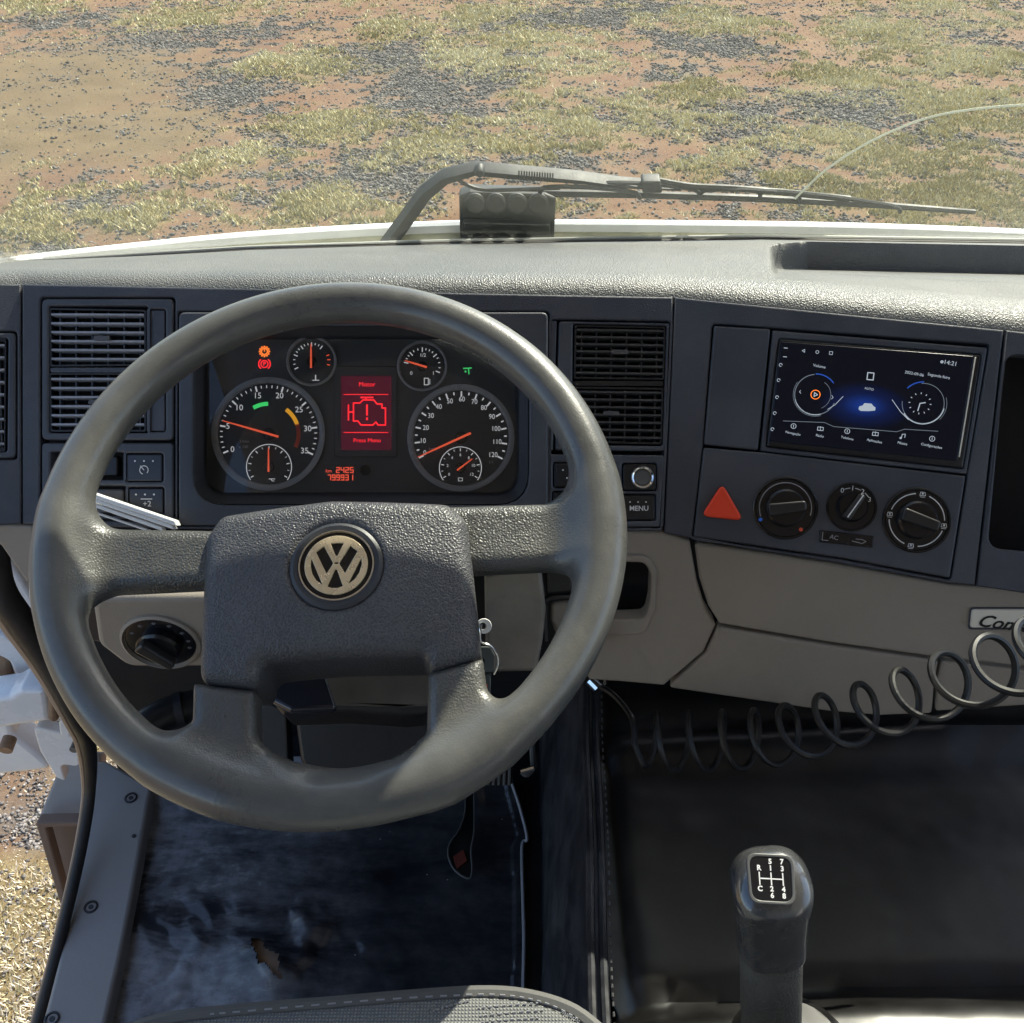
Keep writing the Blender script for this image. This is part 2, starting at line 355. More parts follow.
def ground_mat():
    m, n, b = new_mat('red_soil'); L = n.links.new
    tc = n.nodes.new('ShaderNodeTexCoord')
    def noise(sc, det=8, rg=.65):
        z = n.nodes.new('ShaderNodeTexNoise'); z.inputs['Scale'].default_value = sc; z.inputs['Detail'].default_value = det; z.inputs['Roughness'].default_value = rg; L(tc.outputs['Object'], z.inputs['Vector']); return z
    def ramp(src, stops):
        cr = n.nodes.new('ShaderNodeValToRGB'); cr.color_ramp.elements[0].position = stops[0][0]; cr.color_ramp.elements[0].color = (*stops[0][1], 1)
        cr.color_ramp.elements[1].position = stops[-1][0]; cr.color_ramp.elements[1].color = (*stops[-1][1], 1)
        for p, c in stops[1:-1]: q = cr.color_ramp.elements.new(p); q.color = (*c, 1)
        L(src, cr.inputs[0]); return cr.outputs[0]
    soil = ramp(noise(1.3).outputs[0], [(.3, (.14, .068, .037)), (.5, (.175, .098, .055)), (.7, (.205, .13, .072))])
    grav = ramp(noise(38, 3).outputs[0], [(.35, (.055, .052, .05)), (.5, (.10, .092, .085)), (.65, (.16, .135, .11))])
    gras = ramp(noise(30, 4).outputs[0], [(.3, (.13, .10, .042)), (.5, (.21, .165, .075)), (.7, (.28, .225, .12))])
    def attr(nm): a = n.nodes.new('ShaderNodeAttribute'); a.attribute_name = nm; return a.outputs['Fac']
    def mix(f, a, c):
        x = n.nodes.new('ShaderNodeMix'); x.data_type = 'RGBA'; L(f, x.inputs[0]); L(a, x.inputs[6]); L(c, x.inputs[7]); return x.outputs[2]
    clay = ramp(noise(2.2).outputs[0], [(.3, (.125, .082, .040)), (.7, (.17, .117, .060))])
    c = mix(attr('clay'), soil, clay); c = mix(attr('gravel'), c, grav); c = mix(attr('grass'), c, gras)
    L(c, b.inputs['Base Color']); b.inputs['Roughness'].default_value = .9; b.inputs['Specular IOR Level'].default_value = .2
    bp = n.nodes.new('ShaderNodeBump'); bp.inputs['Strength'].default_value = .7; bp.inputs['Distance'].default_value = .02
    L(noise(32, 10, .75).outputs[0], bp.inputs['Height']); L(bp.outputs[0], b.inputs['Normal'])
    return m
def fabric_mat():
    m, n, b = new_mat('seat_fabric'); L = n.links.new
    tc = n.nodes.new('ShaderNodeTexCoord')
    wv = n.nodes.new('ShaderNodeTexWave'); wv.inputs['Scale'].default_value = 130; wv.inputs['Distortion'].default_value = 1; L(tc.outputs['Object'], wv.inputs['Vector'])
    w2 = n.nodes.new('ShaderNodeTexWave'); w2.bands_direction = 'Y'; w2.inputs['Scale'].default_value = 130; w2.inputs['Distortion'].default_value = 1; L(tc.outputs['Object'], w2.inputs['Vector'])
    mu = n.nodes.new('ShaderNodeMath'); mu.operation = 'MULTIPLY'; L(wv.outputs[1], mu.inputs[0]); L(w2.outputs[1], mu.inputs[1])
    cr = n.nodes.new('ShaderNodeValToRGB'); cr.color_ramp.elements[0].color = (.14, .145, .145, 1); cr.color_ramp.elements[1].color = (.34, .34, .32, 1)
    L(mu.outputs[0], cr.inputs[0]); L(cr.outputs[0], b.inputs['Base Color']); b.inputs['Roughness'].default_value = .9
    bp = n.nodes.new('ShaderNodeBump'); bp.inputs['Distance'].default_value = .001; L(mu.outputs[0], bp.inputs['Height']); L(bp.outputs[0], b.inputs['Normal']); return m
def screen_mat():
    m, n, b = new_mat('screen_display'); L = n.links.new
    tc = n.nodes.new('ShaderNodeTexCoord'); sp = n.nodes.new('ShaderNodeVectorMath'); sp.operation = 'MULTIPLY'; sp.inputs[1].default_value = (1, 1.9, 0)
    ad = n.nodes.new('ShaderNodeVectorMath'); ad.operation = 'ADD'; ad.inputs[1].default_value = (.004, .006, 0)
    L(tc.outputs['Object'], ad.inputs[0]); L(ad.outputs[0], sp.inputs[0])
    ln = n.nodes.new('ShaderNodeVectorMath'); ln.operation = 'LENGTH'; L(sp.outputs[0], ln.inputs[0])
    cr = n.nodes.new('ShaderNodeValToRGB'); e = cr.color_ramp.elements; e[0].position = .005; e[0].color = (.003, .014, .09, 1); e[1].position = .04; e[1].color = (.0008, .0012, .003, 1)
    x = e.new(.02); x.color = (.0012, .004, .024, 1)
    L(ln.outputs['Value'], cr.inputs[0]); L(cr.outputs[0], b.inputs['Emission Color']); b.inputs['Emission Strength'].default_value = 1
    b.inputs['Base Color'].default_value = (.003, .003, .004, 1); b.inputs['Roughness'].default_value = .22; b.inputs['Specular IOR Level'].default_value = .25; return m
def mat_mat():
    m, n, b = new_mat('worn_vinyl'); L = n.links.new; tc = n.nodes.new('ShaderNodeTexCoord')
    def noise(sc, det, vec=None, dist=0):
        z = n.nodes.new('ShaderNodeTexNoise'); z.inputs['Scale'].default_value = sc; z.inputs['Detail'].default_value = det; z.inputs['Roughness'].default_value = .68; z.inputs['Distortion'].default_value = dist; L(vec or tc.outputs['Object'], z.inputs['Vector']); return z.outputs[0]
    def mr(src, a, c, lo, hi):
        q = n.nodes.new('ShaderNodeMapRange'); q.inputs[1].default_value = a; q.inputs[2].default_value = c; q.inputs[3].default_value = lo; q.inputs[4].default_value = hi; L(src, q.inputs[0]); return q.outputs[0]
    def mul(a, c):
        q = n.nodes.new('ShaderNodeMath'); q.operation = 'MULTIPLY'; L(a, q.inputs[0]); L(c, q.inputs[1]); return q.outputs[0]
    sep = n.nodes.new('ShaderNodeSeparateXYZ'); L(tc.outputs['Object'], sep.inputs[0])
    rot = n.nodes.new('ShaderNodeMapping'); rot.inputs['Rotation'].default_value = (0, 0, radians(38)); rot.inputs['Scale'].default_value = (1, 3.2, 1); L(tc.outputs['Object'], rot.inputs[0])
    door = mr(sep.outputs[0], -.50, -.16, 1.0, .10)          # pale film towards the door: dust plus sky reflection painted in
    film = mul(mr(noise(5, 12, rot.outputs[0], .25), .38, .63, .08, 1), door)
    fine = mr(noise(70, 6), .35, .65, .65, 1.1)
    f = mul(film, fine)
    vo = n.nodes.new('ShaderNodeTexVoronoi'); vo.inputs['Scale'].default_value = 75; L(tc.outputs['Object'], vo.inputs['Vector'])
    grit = mr(vo.outputs[0], .05, .07, 1, 0); vsel = n.nodes.new('ShaderNodeSeparateColor'); L(vo.outputs[1], vsel.inputs[0]); grit = mul(grit, mr(vsel.outputs[0], .80, .82, 0, 1))
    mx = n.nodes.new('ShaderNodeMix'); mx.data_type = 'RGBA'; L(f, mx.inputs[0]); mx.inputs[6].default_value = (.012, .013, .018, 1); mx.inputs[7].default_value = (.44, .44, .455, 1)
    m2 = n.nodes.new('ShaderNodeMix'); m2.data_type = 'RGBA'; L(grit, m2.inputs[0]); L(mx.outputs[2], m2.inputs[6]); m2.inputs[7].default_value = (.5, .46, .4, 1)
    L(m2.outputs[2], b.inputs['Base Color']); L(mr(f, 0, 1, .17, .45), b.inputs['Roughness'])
    bp = n.nodes.new('ShaderNodeBump'); bp.inputs['Strength'].default_value = .45; bp.inputs['Distance'].default_value = .010; L(noise(8, 2, None, .3), bp.inputs['Height']); L(bp.outputs[0], b.inputs['Normal']); return m
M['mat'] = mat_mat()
M['grass'] = grass_mat(); M['stone'] = stone_mat(); M['ground'] = ground_mat(); M['fabric'] = fabric_mat(); M['screen'] = screen_mat()
#==SETTING==
# ---------------------------------------------------------------- ground
def vnoise(x, y, s, seed):
    x = np.asarray(x)*s; y = np.asarray(y)*s; xi = np.floor(x).astype(np.int64); yi = np.floor(y).astype(np.int64); fx = x-xi; fy = y-yi
    fx = fx*fx*(3-2*fx); fy = fy*fy*(3-2*fy)
    def h(a, b):
        q = (a*374761393 + b*668265263 + seed*1442695041) & 0x7fffffff; q = ((q ^ (q >> 13))*1274126177) & 0x7fffffff; return ((q ^ (q >> 16)) & 0xffff)/65535.
    return (h(xi, yi)*(1-fx)+h(xi+1, yi)*fx)*(1-fy)+(h(xi, yi+1)*(1-fx)+h(xi+1, yi+1)*fx)*fy
def fbm(x, y, s, seed, o=4):
    a = 0; t = 0
    for i in range(o): a = a+vnoise(x, y, s*2**i, seed+i)*.55**i; t += .55**i
    return a/t
def blobs(x, y, L):
    f = np.zeros(np.shape(x))
    for (u, v, ru, rv, wt) in L:
        c = atz(u, v, 0); e = atz(u+ru, v, 0); g = atz(u, v-rv, 0); h = atz(u, v+rv, 0)
        rx = (e-c).length; ry = (g-h).length/2
        q = ((x-c.x)/rx)**2+((y-c.y)/ry)**2; f = np.maximum(f, wt*np.exp(-q*1.1)) if wt > 0 else f+wt*np.exp(-q*1.1)
    return f
GR = [(290, 66, 62, 18, 1), (395, 28, 50, 12, 1), (350, 120, 80, 22, 1), (230, 170, 70, 30, .8), (310, 205, 60, 22, 1), (430, 145, 70, 20, .8), (470, 60, 60, 16, .8), (180, 20, 60, 16, .8), (560, 40, 80, 18, .9),
      (600, 60, 60, 20, .9), (620, 130, 110, 25, 1), (700, 90, 70, 20, .8), (540, 100, 40, 30, .7), (740, 30, 70, 18, .8), (850, 80, 90, 22, 1), (880, 30, 80, 20, 1), (960, 110, 90, 30, 1), (900, 150, 110, 30, 1), (980, 60, 60, 16, .9),
      (700, 165, 70, 20, .9), (30, 220, 50, 24, .8), (140, 215, 40, 14, .6), (820, 190, 120, 20, 1), (985, 200, 80, 26, .9), (480, 12, 60, 10, .8), (50, 8, 60, 8, .7), (640, 20, 60, 10, .5), (800, 140, 60, 20, .8), (530, 200, 50, 20, .6), (420, 210, 40, 14, .6), (950, 10, 120, 12, .9)]
GV = [(430, 95, 60, 26, 1), (400, 170, 60, 20, 1), (380, 60, 70, 18, .9), (560, 170, 60, 16, .9), (640, 14, 90, 14, .9), (700, 45, 60, 14, .9), (860, 110, 60, 18, .9), (720, 122, 60, 14, .9), (150, 45, 60, 14, .8), (500, 75, 40, 20, .9), (230, 90, 60, 18, .7), (330, 185, 90, 20, .8), (90, 210, 50, 12, .8), (540, 20, 80, 10, .9), (250, 30, 90, 14, .7), (930, 140, 60, 16, .6), (50, 20, 90, 8, .6), (980, 150, 50, 14, .7)]
CL = [(60, 80, 150, 45, 1), (10, 130, 120, 50, 1), (130, 130, 110, 40, 1), (190, 120, 60, 22, .8)]
def masks(x, y):
    n1 = fbm(x, y, .9, 3); n2 = fbm(x, y, 1.1, 17); n3 = fbm(x, y, 6, 29, 3); n4 = fbm(x, y, 7, 41, 3)
    clay = np.clip((blobs(x, y, CL)-.25+.25*(n3-.5))*2.2, 0, 1)
    gr = np.clip((blobs(x, y, GR)*.8+(n1-.5)*1.0+(n3-.5)*1.4-.17)*2.1, 0, 1)
    gv = np.clip((blobs(x, y, GV)*.9+(n2-.5)*1.2+(n4-.5)*1.7-.06)*1.8, 0, 1)
    near = (x < -.7) & (y < 4.5) & (y > -1)
    gr = np.where(near, np.clip((n3-.38)*4+(2.0-y)*.8, .15, .85), gr); gv = np.where(near, np.clip((n4-.40)*3+(y-1.7)*1.5, .25, 1), gv)
    gr = gr*(1-clay*.88); gv = np.maximum(gv, .22*np.clip((n4-.52)*8, 0, 1)); gv = gv*(1-clay*.75)*(1-gr*.75)
    return gr, gv, clay
def axis(lo, hi, fine0, fine1, step):
    a = list(np.arange(fine0, fine1, step)); d = step
    while a[-1] < hi: d *= 1.25; a.append(a[-1]+d)
    d = step
    while a[0] > lo: d *= 1.25; a.insert(0, a[0]-d)
    return np.array(a)
def build_ground():
    ax = axis(-900, 900, -10.5, 10.5, .09); ay = axis(-900, 1500, -1, 20, .09)
    X, Y = np.meshgrid(ax, ay, indexing='ij'); gr, gv, cl = masks(X, Y)
    near = (np.abs(X) < 14) & (np.abs(Y) < 24)
    Z = np.where(near, (fbm(X, Y, .7, 5)-.5)*.09+(fbm(X, Y, 5, 9, 3)-.5)*.03+gr*.02, 0)
    V = np.stack([X.ravel(), Y.ravel(), Z.ravel()], 1); nx, ny = X.shape
    i = np.arange(nx*ny).reshape(nx, ny); Q = np.stack([i[:-1, :-1].ravel(), i[1:, :-1].ravel(), i[1:, 1:].ravel(), i[:-1, 1:].ravel()], 1)
    me = np_mesh('ground', V, Q); finish(me, M['ground'], 0)
    for nm, A in (('grass', gr), ('gravel', gv), ('clay', cl)):
        a = me.attributes.new(nm, 'FLOAT', 'POINT'); a.data.foreach_set('value', A.ravel().astype(np.float32))
    g = link(bpy.data.objects.new('ground', me), Matrix()); tag(g, kind='structure')
def gz(x, y):
    gr, gv, cl = masks(x, y); return (fbm(x, y, .7, 5)-.5)*.09+(fbm(x, y, 5, 9, 3)-.5)*.03+gr*.02, gr, gv, cl
def sample_pts(n, near_n):
    # denser close to the truck; covers a wider strip than the picture shows
    y = 5.2+13.5*rng.random(n)**1.35; x = (rng.random(n)*2-1)*(2.2+.56*y)
    x2 = -2.3+1.7*rng.random(near_n); y2 = -.2+3.4*rng.random(near_n)
    return np.concatenate([x, x2]), np.concatenate([y, y2])
def build_grass():
    x, y = sample_pts(1050000, 170000); z, gr, gv, cl = gz(x, y)
    k = rng.random(len(x)) < np.clip(gr**1.3*1.0+.02*(1-cl), 0, 1); x, y, z, gr = x[k], y[k], z[k], gr[k]
    n = len(x); nearm = (x < -.6) & (y < 3.5)
    sc = np.where(nearm, .6, 1.0)*(.5+.8*rng.random(n))
    hgt = (.012+.024*gr*fbm(x, y, 3, 77, 2)*1.6)*sc; wd = (.0028+.0035*rng.random(n))*np.where(nearm, .55, 1+.06*y)
    a = rng.random(n)*2*pi; la = rng.random(n)*2*pi; ln = hgt*(.4+.9*rng.random(n))
    V = np.zeros((n, 3, 3)); V[:, 0, 0] = x-np.cos(a)*wd; V[:, 0, 1] = y-np.sin(a)*wd; V[:, 0, 2] = z-.004
    V[:, 1, 0] = x+np.cos(a)*wd; V[:, 1, 1] = y+np.sin(a)*wd; V[:, 1, 2] = z-.004
    V[:, 2, 0] = x+np.cos(la)*ln; V[:, 2, 1] = y+np.sin(la)*ln; V[:, 2, 2] = z+hgt
    me = np_mesh('grass', V.reshape(-1, 3), np.arange(3*n).reshape(n, 3)); finish(me, M['grass'], 0)
    t = np.clip(rng.normal(.68, .2, n)+(fbm(x, y, 1.2, 91, 2)-.5)*1.0, 0, .86); t = np.where(nearm, np.clip(rng.normal(.93, .09, n), 0, 1), t); at = me.attributes.new('tone', 'FLOAT', 'POINT'); at.data.foreach_set('value', np.repeat(t, 3).astype(np.float32))
    g = link(bpy.data.objects.new('dry_grass', me), Matrix()); tag(g, 'short dry yellowish grass in tufts on the red soil outside', 'grass', kind='stuff')
def build_stones():
    x, y = sample_pts(620000, 130000); z, gr, gv, cl = gz(x, y)
    k = rng.random(len(x)) < np.clip(gv**1.2*.95+.03*(1-cl*.8), 0, 1); x, y, z = x[k], y[k], z[k]; n = len(x)
    nearm = (x < -.6) & (y < 3.5)
    r = (.006+.012*rng.random(n)**2.2)*np.where(nearm, .55, 1+.02*y)
    base = np.array([(1, 0, 0), (0, 1, 0), (-1, 0, 0), (0, -1, 0), (0, 0, .7), (0, 0, -.5)], float)
    tri = np.array([(0, 1, 4), (1, 2, 4), (2, 3, 4), (3, 0, 4), (1, 0, 5), (2, 1, 5), (3, 2, 5), (0, 3, 5)])
    a = rng.random(n)*2*pi; c, s = np.cos(a), np.sin(a)
    V = base[None]*(.6+.7*rng.random((n, 6, 1))) + rng.normal(0, .16, (n, 6, 3)); V = V*r[:, None, None]
    X = V[..., 0]*c[:, None]-V[..., 1]*s[:, None]+x[:, None]; Y = V[..., 0]*s[:, None]+V[..., 1]*c[:, None]+y[:, None]; Z = V[..., 2]+z[:, None]+r[:, None]*.25
    V = np.stack([X, Y, Z], -1).reshape(-1, 3); Q = (tri[None]+6*np.arange(n)[:, None, None]).reshape(-1, 3)
    me = np_mesh('gravel', V, Q); me.materials.append(M['stone'])
    t = np.clip(rng.normal(.42, .25, n)+np.where(nearm, .08, 0), 0, 1); at = me.attributes.new('tone', 'FLOAT', 'POINT'); at.data.foreach_set('value', np.repeat(t, 6).astype(np.float32))
    g = link(bpy.data.objects.new('gravel', me), Matrix()); tag(g, 'loose dark grey gravel stones scattered over the red soil', 'gravel', kind='stuff')
build_ground(); build_grass(); build_stones()

# ---------------------------------------------------------------- cab shell
FLOORZ = 1.45; TUNZ = 1.75; ROOFZ = 3.30
def boxw(name, lo, hi, mat, parent=None, bev=.004):
    mb = MB(); mb.box(lo[0], lo[1], hi[0], hi[1], lo[2], hi[2], bev); return mb.build(name, mat, parent)
M['shell'] = plastic('cab_lining', (.62, .60, .57), .8, .2, 300)
M['floor'] = plastic('floor_black', (.015, .015, .017), .6, .4, 90, .3, 9, dust=.2, dustcol=(.09, .085, .08), dist=.003)
tag(boxw('cab_floor', (-.50, -.8, FLOORZ-.06), (1.45, .98, FLOORZ), M['floor']), kind='structure')
tag(boxw('firewall', (-.60, .98, FLOORZ-.3), (1.45, 1.02, 1.98), M['void']), kind='structure')
tag(boxw('wall_rear', (-.66, -.86, FLOORZ-.06), (1.5, -.80, ROOFZ), M['shell']), kind='structure')
tag(boxw('cab_roof', (-.66, -.86, ROOFZ), (1.5, .90, ROOFZ+.04), M['shell']), kind='structure')
# side walls: right with window opening, left with the door opening (door stands open)
def wallx(name, X0, X1, loops, mat):
    mb = MB(); PLx = Matrix(((0, 0, 1, X0), (1, 0, 0, 0), (0, 1, 0, 0), (0, 0, 0, 1)))
    mb.poly(loops, 0, X1-X0); return tag(mb.build(name, mat, None, PLx), kind='structure')
wallx('wall_right', 1.45, 1.5, [[(-.86, FLOORZ-.3), (1.12, FLOORZ-.3), (1.12, 2.14), (.88, ROOFZ), (-.86, ROOFZ)], [(-.6, 2.1), (.95, 2.1), (.82, 3.1), (-.6, 3.1)]], M['shell'])
wallx('wall_left', -.70, -.645, [[(-.86, FLOORZ-.3), (-.55, FLOORZ-.3), (-.55, 3.14), (.84, 3.14), (1.0, 2.06), (1.13, 2.06), (.88, ROOFZ), (-.86, ROOFZ)]], M['shell'])
#==FRONT==
# ---------------------------------------------------------------- windscreen and outside front
GB = Vector((0, 1.135, 2.142)); GUP = Vector((0, -.235, .972))
PG = Plane(GB, (1, 0, 0), GUP)
ws = thing('windscreen', (.4, 1.13, 2.14), 'wide slightly dusty front windscreen above the dashboard', 'windscreen')
rearv = lambda u: np.interp(u, [-150, 0, 30, 130, 250, 440, 600, 760, 1024, 1400], [276, 269, 264, 258, 250, 244, 241.5, 239, 243, 250])
gb = [PG.px(u, float(rearv(u))+5) for u in (-90, 0, 30, 130, 250, 440, 600, 760, 1024, 1400)]
g = MB(); g.poly([gb+[(1.42, 1.10), (-.60, 1.10)]], 0, .006); g.build('pane', M['windscreen'], ws, PG.M)
ml = MB(); pts = smooth_path([PG.px(795, 200)+(0,), PG.px(830, 168)+(0,), PG.px(880, 138)+(0,), PG.px(940, 116)+(0,), PG.px(1024, 106)+(0,), PG.px(1100, 108)+(0,)], 8)
M['mark'] = plastic('wipe_mark', (.55, .57, .52), .6, 0)
tube(ml, [(p.x, p.y, -.002) for p in pts], .0016, 6, up=(0, 0, 1), flat=.15); ml.build('wiped_arc', M['mark'], ws, PG.M)
hd = MB(); hd.poly([[(-.66, 1.09), (1.5, 1.09), (1.5, 1.22), (-.66, 1.22)]], -.03, .03, .004); hd.build('header_trim', M['shell'], ws, PG.M)
# painted body edge outside below the glass
fp = thing('front_body_panel', (.4, 1.22, 2.1), 'white painted front body edge running outside below the windscreen', 'body panel')
lip = [(-60, 266), (0, 261), (40, 256), (130, 246), (250, 234.5), (400, 225.5), (512, 222.5), (700, 223.5), (860, 226), (1024, 232), (1150, 240)]
LP = smooth_path([aty(u, v, 1.20) for u, v in lip], 6)
mb = MB(); mb.loft([[p+Vector((0, -.006, -.010)), p+Vector((0, -.004, -.001)), p+Vector((0, .0, .002)), p+Vector((0, .008, .001)), p+Vector((0, .022, -.014)), p+Vector((0, .04, -.2)), p+Vector((0, .03, -.9))] for p in LP], closed=False)
mb.build('panel_edge', M['white'], fp)
M['sealgrey'] = plastic('seal_grey', (.34, .35, .33), .6, 0)
M['cowl'] = plastic('cowl_plastic', (.28, .27, .17), .35, .3, 60, .25, 6, dust=.4, dustcol=(.28, .25, .16))  # olive carries the khaki ground's reflection, painted into the colour
mb = MB(); mb.loft([[Vector((p.x, 1.139, p.z-.060)), Vector((p.x, 1.155, p.z-.045)), Vector((p.x, 1.18, p.z-.024)), Vector((p.x, 1.19, p.z-.008))] for p in LP], closed=False)
mb.build('cowl_tray', M['cowl'], fp)
mb = MB(); tube(mb, [aty(u, float(rearv(u))+.8, 1.126) for u in range(-90, 1390, 30)], .0026, 8); mb.build('black_seal', M['seal'], fp)
mb = MB(); tube(mb, [aty(u, float(rearv(u))-3, 1.131) for u in range(-90, 1390, 30)], .0024, 8); mb.build('grey_seal', M['sealgrey'], fp)
mb = MB(); c = aty(30, 262, 1.14); mb.box(c.x-.014, c.y-.006, c.x+.014, c.y+.006, c.z-.005, c.z+.006, .002); mb.build('clip', M['white'], fp)
# A pillar
apl = thing('windscreen_pillar', (-.68, 1.1, 2.16), 'left windscreen pillar beside the open door', 'pillar')
mb = MB(); tube(mb, [(-.69, 1.16, 2.02), (-.69, 1.15, 2.16), (-.66, 1.03, 2.62), (-.64, .95, 2.96), (-.64, .9, 3.13)], .035, 10); mb.build('pillar_post', M['white'], apl)
mb = MB(); tube(mb, [(-.66, 1.12, 2.12), (-.63, 1.0, 2.62), (-.61, .93, 2.95)], .012, 8); mb.build('pillar_seal', M['seal'], apl)
# unseen visor over the driver's half, added and sized to shade the wheel
vs = thing('shading_visor', (-.2, .95, 2.85), 'unseen grey sun visor added to shade the steering wheel', 'sun visor')
mb = MB(); mb.box(-.62, -.010, .245, .010, -.134, .15, .006); mb.build('visor_board', M['shell'], vs, Matrix.Translation((0, .955, 2.735)), recentre=False)
# wiper
wp = thing('windscreen_wiper', aty(385, 245, 1.19), 'black windscreen wiper with bent arm lying low across the glass', 'wiper')
PW = Plane(GB-PG.n*.05, (1, 0, 0), GUP)
def WPX(u, v, z=0): x, y = PW.px(u, v, z); return Vector((x, y, z))
mb = MB(); arm = [(380, 252, 17), (400, 225, 17), (425, 190, 16), (445, 174, 14), (475, 166, 11), (520, 170, 11), (580, 175, 9), (620, 180, 7), (680, 184, 4)]
rings = []
for i, (u, v, wd) in enumerate(arm):
    a = WPX(*arm[max(i-1, 0)][:2]); b_ = WPX(*arm[min(i+1, len(arm)-1)][:2]); t = (b_-a).normalized(); q = Vector((-t.y, t.x, 0)); c = WPX(u, v); w_ = wd*.00115/1
    rings.append([c+q*w_*.5*s+Vector((0, 0, z)) for s, z in ((-1, .0), (-.85, .012), (.5, .016), (1, .004), (.8, -.003), (-.8, -.003))])
mb.loft(rings, True, True, True); mb.build('arm', M['wiper'], wp, PW.M, 30)
mb = MB()
for k in range(14):
    a = WPX(519+k*2.6, 170.5+k*.2, .016); b_ = WPX(519+k*2.6, 178+k*.2, .014); tube(mb, [a, b_], .0009, 5)
mb.build('spring', M['wiper'], wp, PW.M)
mb = MB(); mb.disc(*WPX(480, 163)[:2], [(.006, .01), (.006, .02), (.004, .023)], 14); mb.build('pivot_pin', M['wiper'], wp, PW.M)
mb = MB(); tube(mb, smooth_path([WPX(455, 178, .008), WPX(475, 188, .012), WPX(500, 190, .014), WPX(560, 188, .012)], 5), .0022, 6); mb.build('washer_hose', M['wiper'], wp, PW.M)
mb = MB(); mb.poly([rounded([WPX(u, v)[:2] for u, v in ((640, 171), (659, 171), (661, 183), (641, 183))], .003)], .004, .022, .002); mb.build('clamp', M['wiper'], wp, PW.M)
mb = MB(); tube(mb, smooth_path([WPX(655, 180, .012), WPX(690, 186, .014), WPX(730, 188, .012), WPX(780, 192, .010), WPX(850, 199, .006)], 6), .004, 6, flat=.7); mb.build('yoke', M['wiper'], wp, PW.M)
for (u0, v0, u1, v1) in ((600, 183, 700, 189), (700, 190, 800, 194), (760, 191, 900, 206), (540, 187, 640, 192)):
    mb = MB(); tube(mb, smooth_path([WPX(u0, v0+5, .006), WPX(u0+8, v0, .012), WPX((u0+u1)/2, (v0+v1)/2-2, .014), WPX(u1-8, v1, .012), WPX(u1, v1+6, .006)], 5), .0028, 6); mb.build('claw', M['wiper'], wp, PW.M)
mb = MB(); A = [WPX(490, 192), WPX(640, 194.5), WPX(760, 198.5), WPX(880, 205), WPX(975, 212)]
tube(mb, A, [.0045, .0045, .0042, .004, .003], 6); mb.build('blade', M['wiper'], wp, PW.M)
# bracket box on the outside edge
bx = thing('wiper_motor_cover', aty(508, 235, 1.19), 'dark bracket block with scalloped top outside below the wiper', 'cover')
PB = Plane(aty(508, 218, 1.165), (1, 0, 0), (0, 0, 1))
top = [PB.px(u, v) for u, v in ((460, 240), (459, 196), (470, 192), (545, 194), (556, 198), (554, 240))]
mb = MB(); mb.poly([rounded(top, .004)], -.03, 0, .003); mb.build('block', M['wiper'], bx, PB.M)
for u in (472, 493, 514, 535):
    c = PB.px(u+3, 203); mb = MB(); mb.disc(c[0], c[1], [(.0125, 0), (.0125, .004), (.010, .006)], 20); mb.build('scallop', M['wiper'], bx, PB.M)
mb = MB(); mb.poly([rounded([PB.px(u, v) for u, v in ((463, 218), (550, 220), (550, 246), (463, 246))], .003)], 0, .014, .002); mb.build('lower_block', M['wiper'], bx, PB.M)
#==DASH==
# ---------------------------------------------------------------- dashboard
LEAN = radians(37)
def dashplane(P, yaw):
    ex = Vector((cos(yaw), -sin(yaw), 0)); nh = Vector((-sin(yaw), -cos(yaw), 0))
    dn = nh*sin(LEAN)+Vector((0, 0, -1))*cos(LEAN); return Plane(P, ex, -dn)
PM = dashplane(atd(360, 420, .93), 0)
PR = dashplane(PM.world(672, 420), radians(11))
PE = dashplane(PM.world(20, 400), radians(-14))
DB = thing('dashboard', (.3, .9, 1.95), 'long dark grey truck dashboard with vents switches and lower beige trim', 'dashboard')
def Lp(PL, pts, z=0): return [PL.px(u, v, z) for u, v in pts]
def panel(name, PL, outer, holes=(), z0=-.02, z1=0, bev=.0018, mat='tile', parent=DB, r=.003, hr=.003):
    mb = MB(); loops = [rounded(Lp(PL, outer, z1), r)] + [rounded(Lp(PL, h, z1), hr) for h in holes]
    mb.poly(loops, z0, z1, bev); return mb.build(name, M[mat], parent, PL.M)
def rect(u0, v0, u1, v1): return [(u0, v0), (u1, v0), (u1, v1), (u0, v1)]
# dark backing deep behind every joint
panel('backing', PM, rect(-30, 300, 690, 535), z0=-.075, z1=-.07, bev=0, mat='void', r=0)
panel('backing', PR, [(655, 306), (1150, 345), (1150, 600), (950, 576), (660, 532)], z0=-.075, z1=-.07, bev=0, mat='void', r=0)
# fascia skins with module openings
panel('fascia', PM, [(22, 284), (673, 297), (673, 316), (668, 420), (662, 531), (540, 533), (175, 529), (22, 524)], [rect(40, 297, 175, 521), rect(177.5, 311, 549, 526), [(551, 319), (671, 321), (661, 528), (545, 527), (551, 400)]], mat='fascia', r=0, hr=.004)
panel('fascia', PE, [(-80, 284), (21, 284), (21, 524), (-80, 530)], [rect(-70, 331, 17, 460)], mat='fascia', r=0, hr=.004)
panel('fascia', PR, [(674.5, 297), (1004, 330), (1003, 338), (975, 585), (950, 583), (840, 563), (750, 549), (664, 533)], [[(712.5, 323.5), (772, 327.5), (990, 344), (968, 474), (951, 580), (840, 559), (692, 537.5), (703, 447)]], mat='fascia', r=0, hr=.003)
panel('passenger_fascia', PR, [(1006, 330), (1160, 348), (1150, 612), (977, 586)], [[(1006, 353), (1140, 366), (1120, 560), (988, 548)]], mat='fascia', r=0, hr=.012)
panel('recess_floor', PR, [(980, 548), (1130, 560), (1130, 590), (978, 580)], z0=-.07, z1=-.012, mat='black')
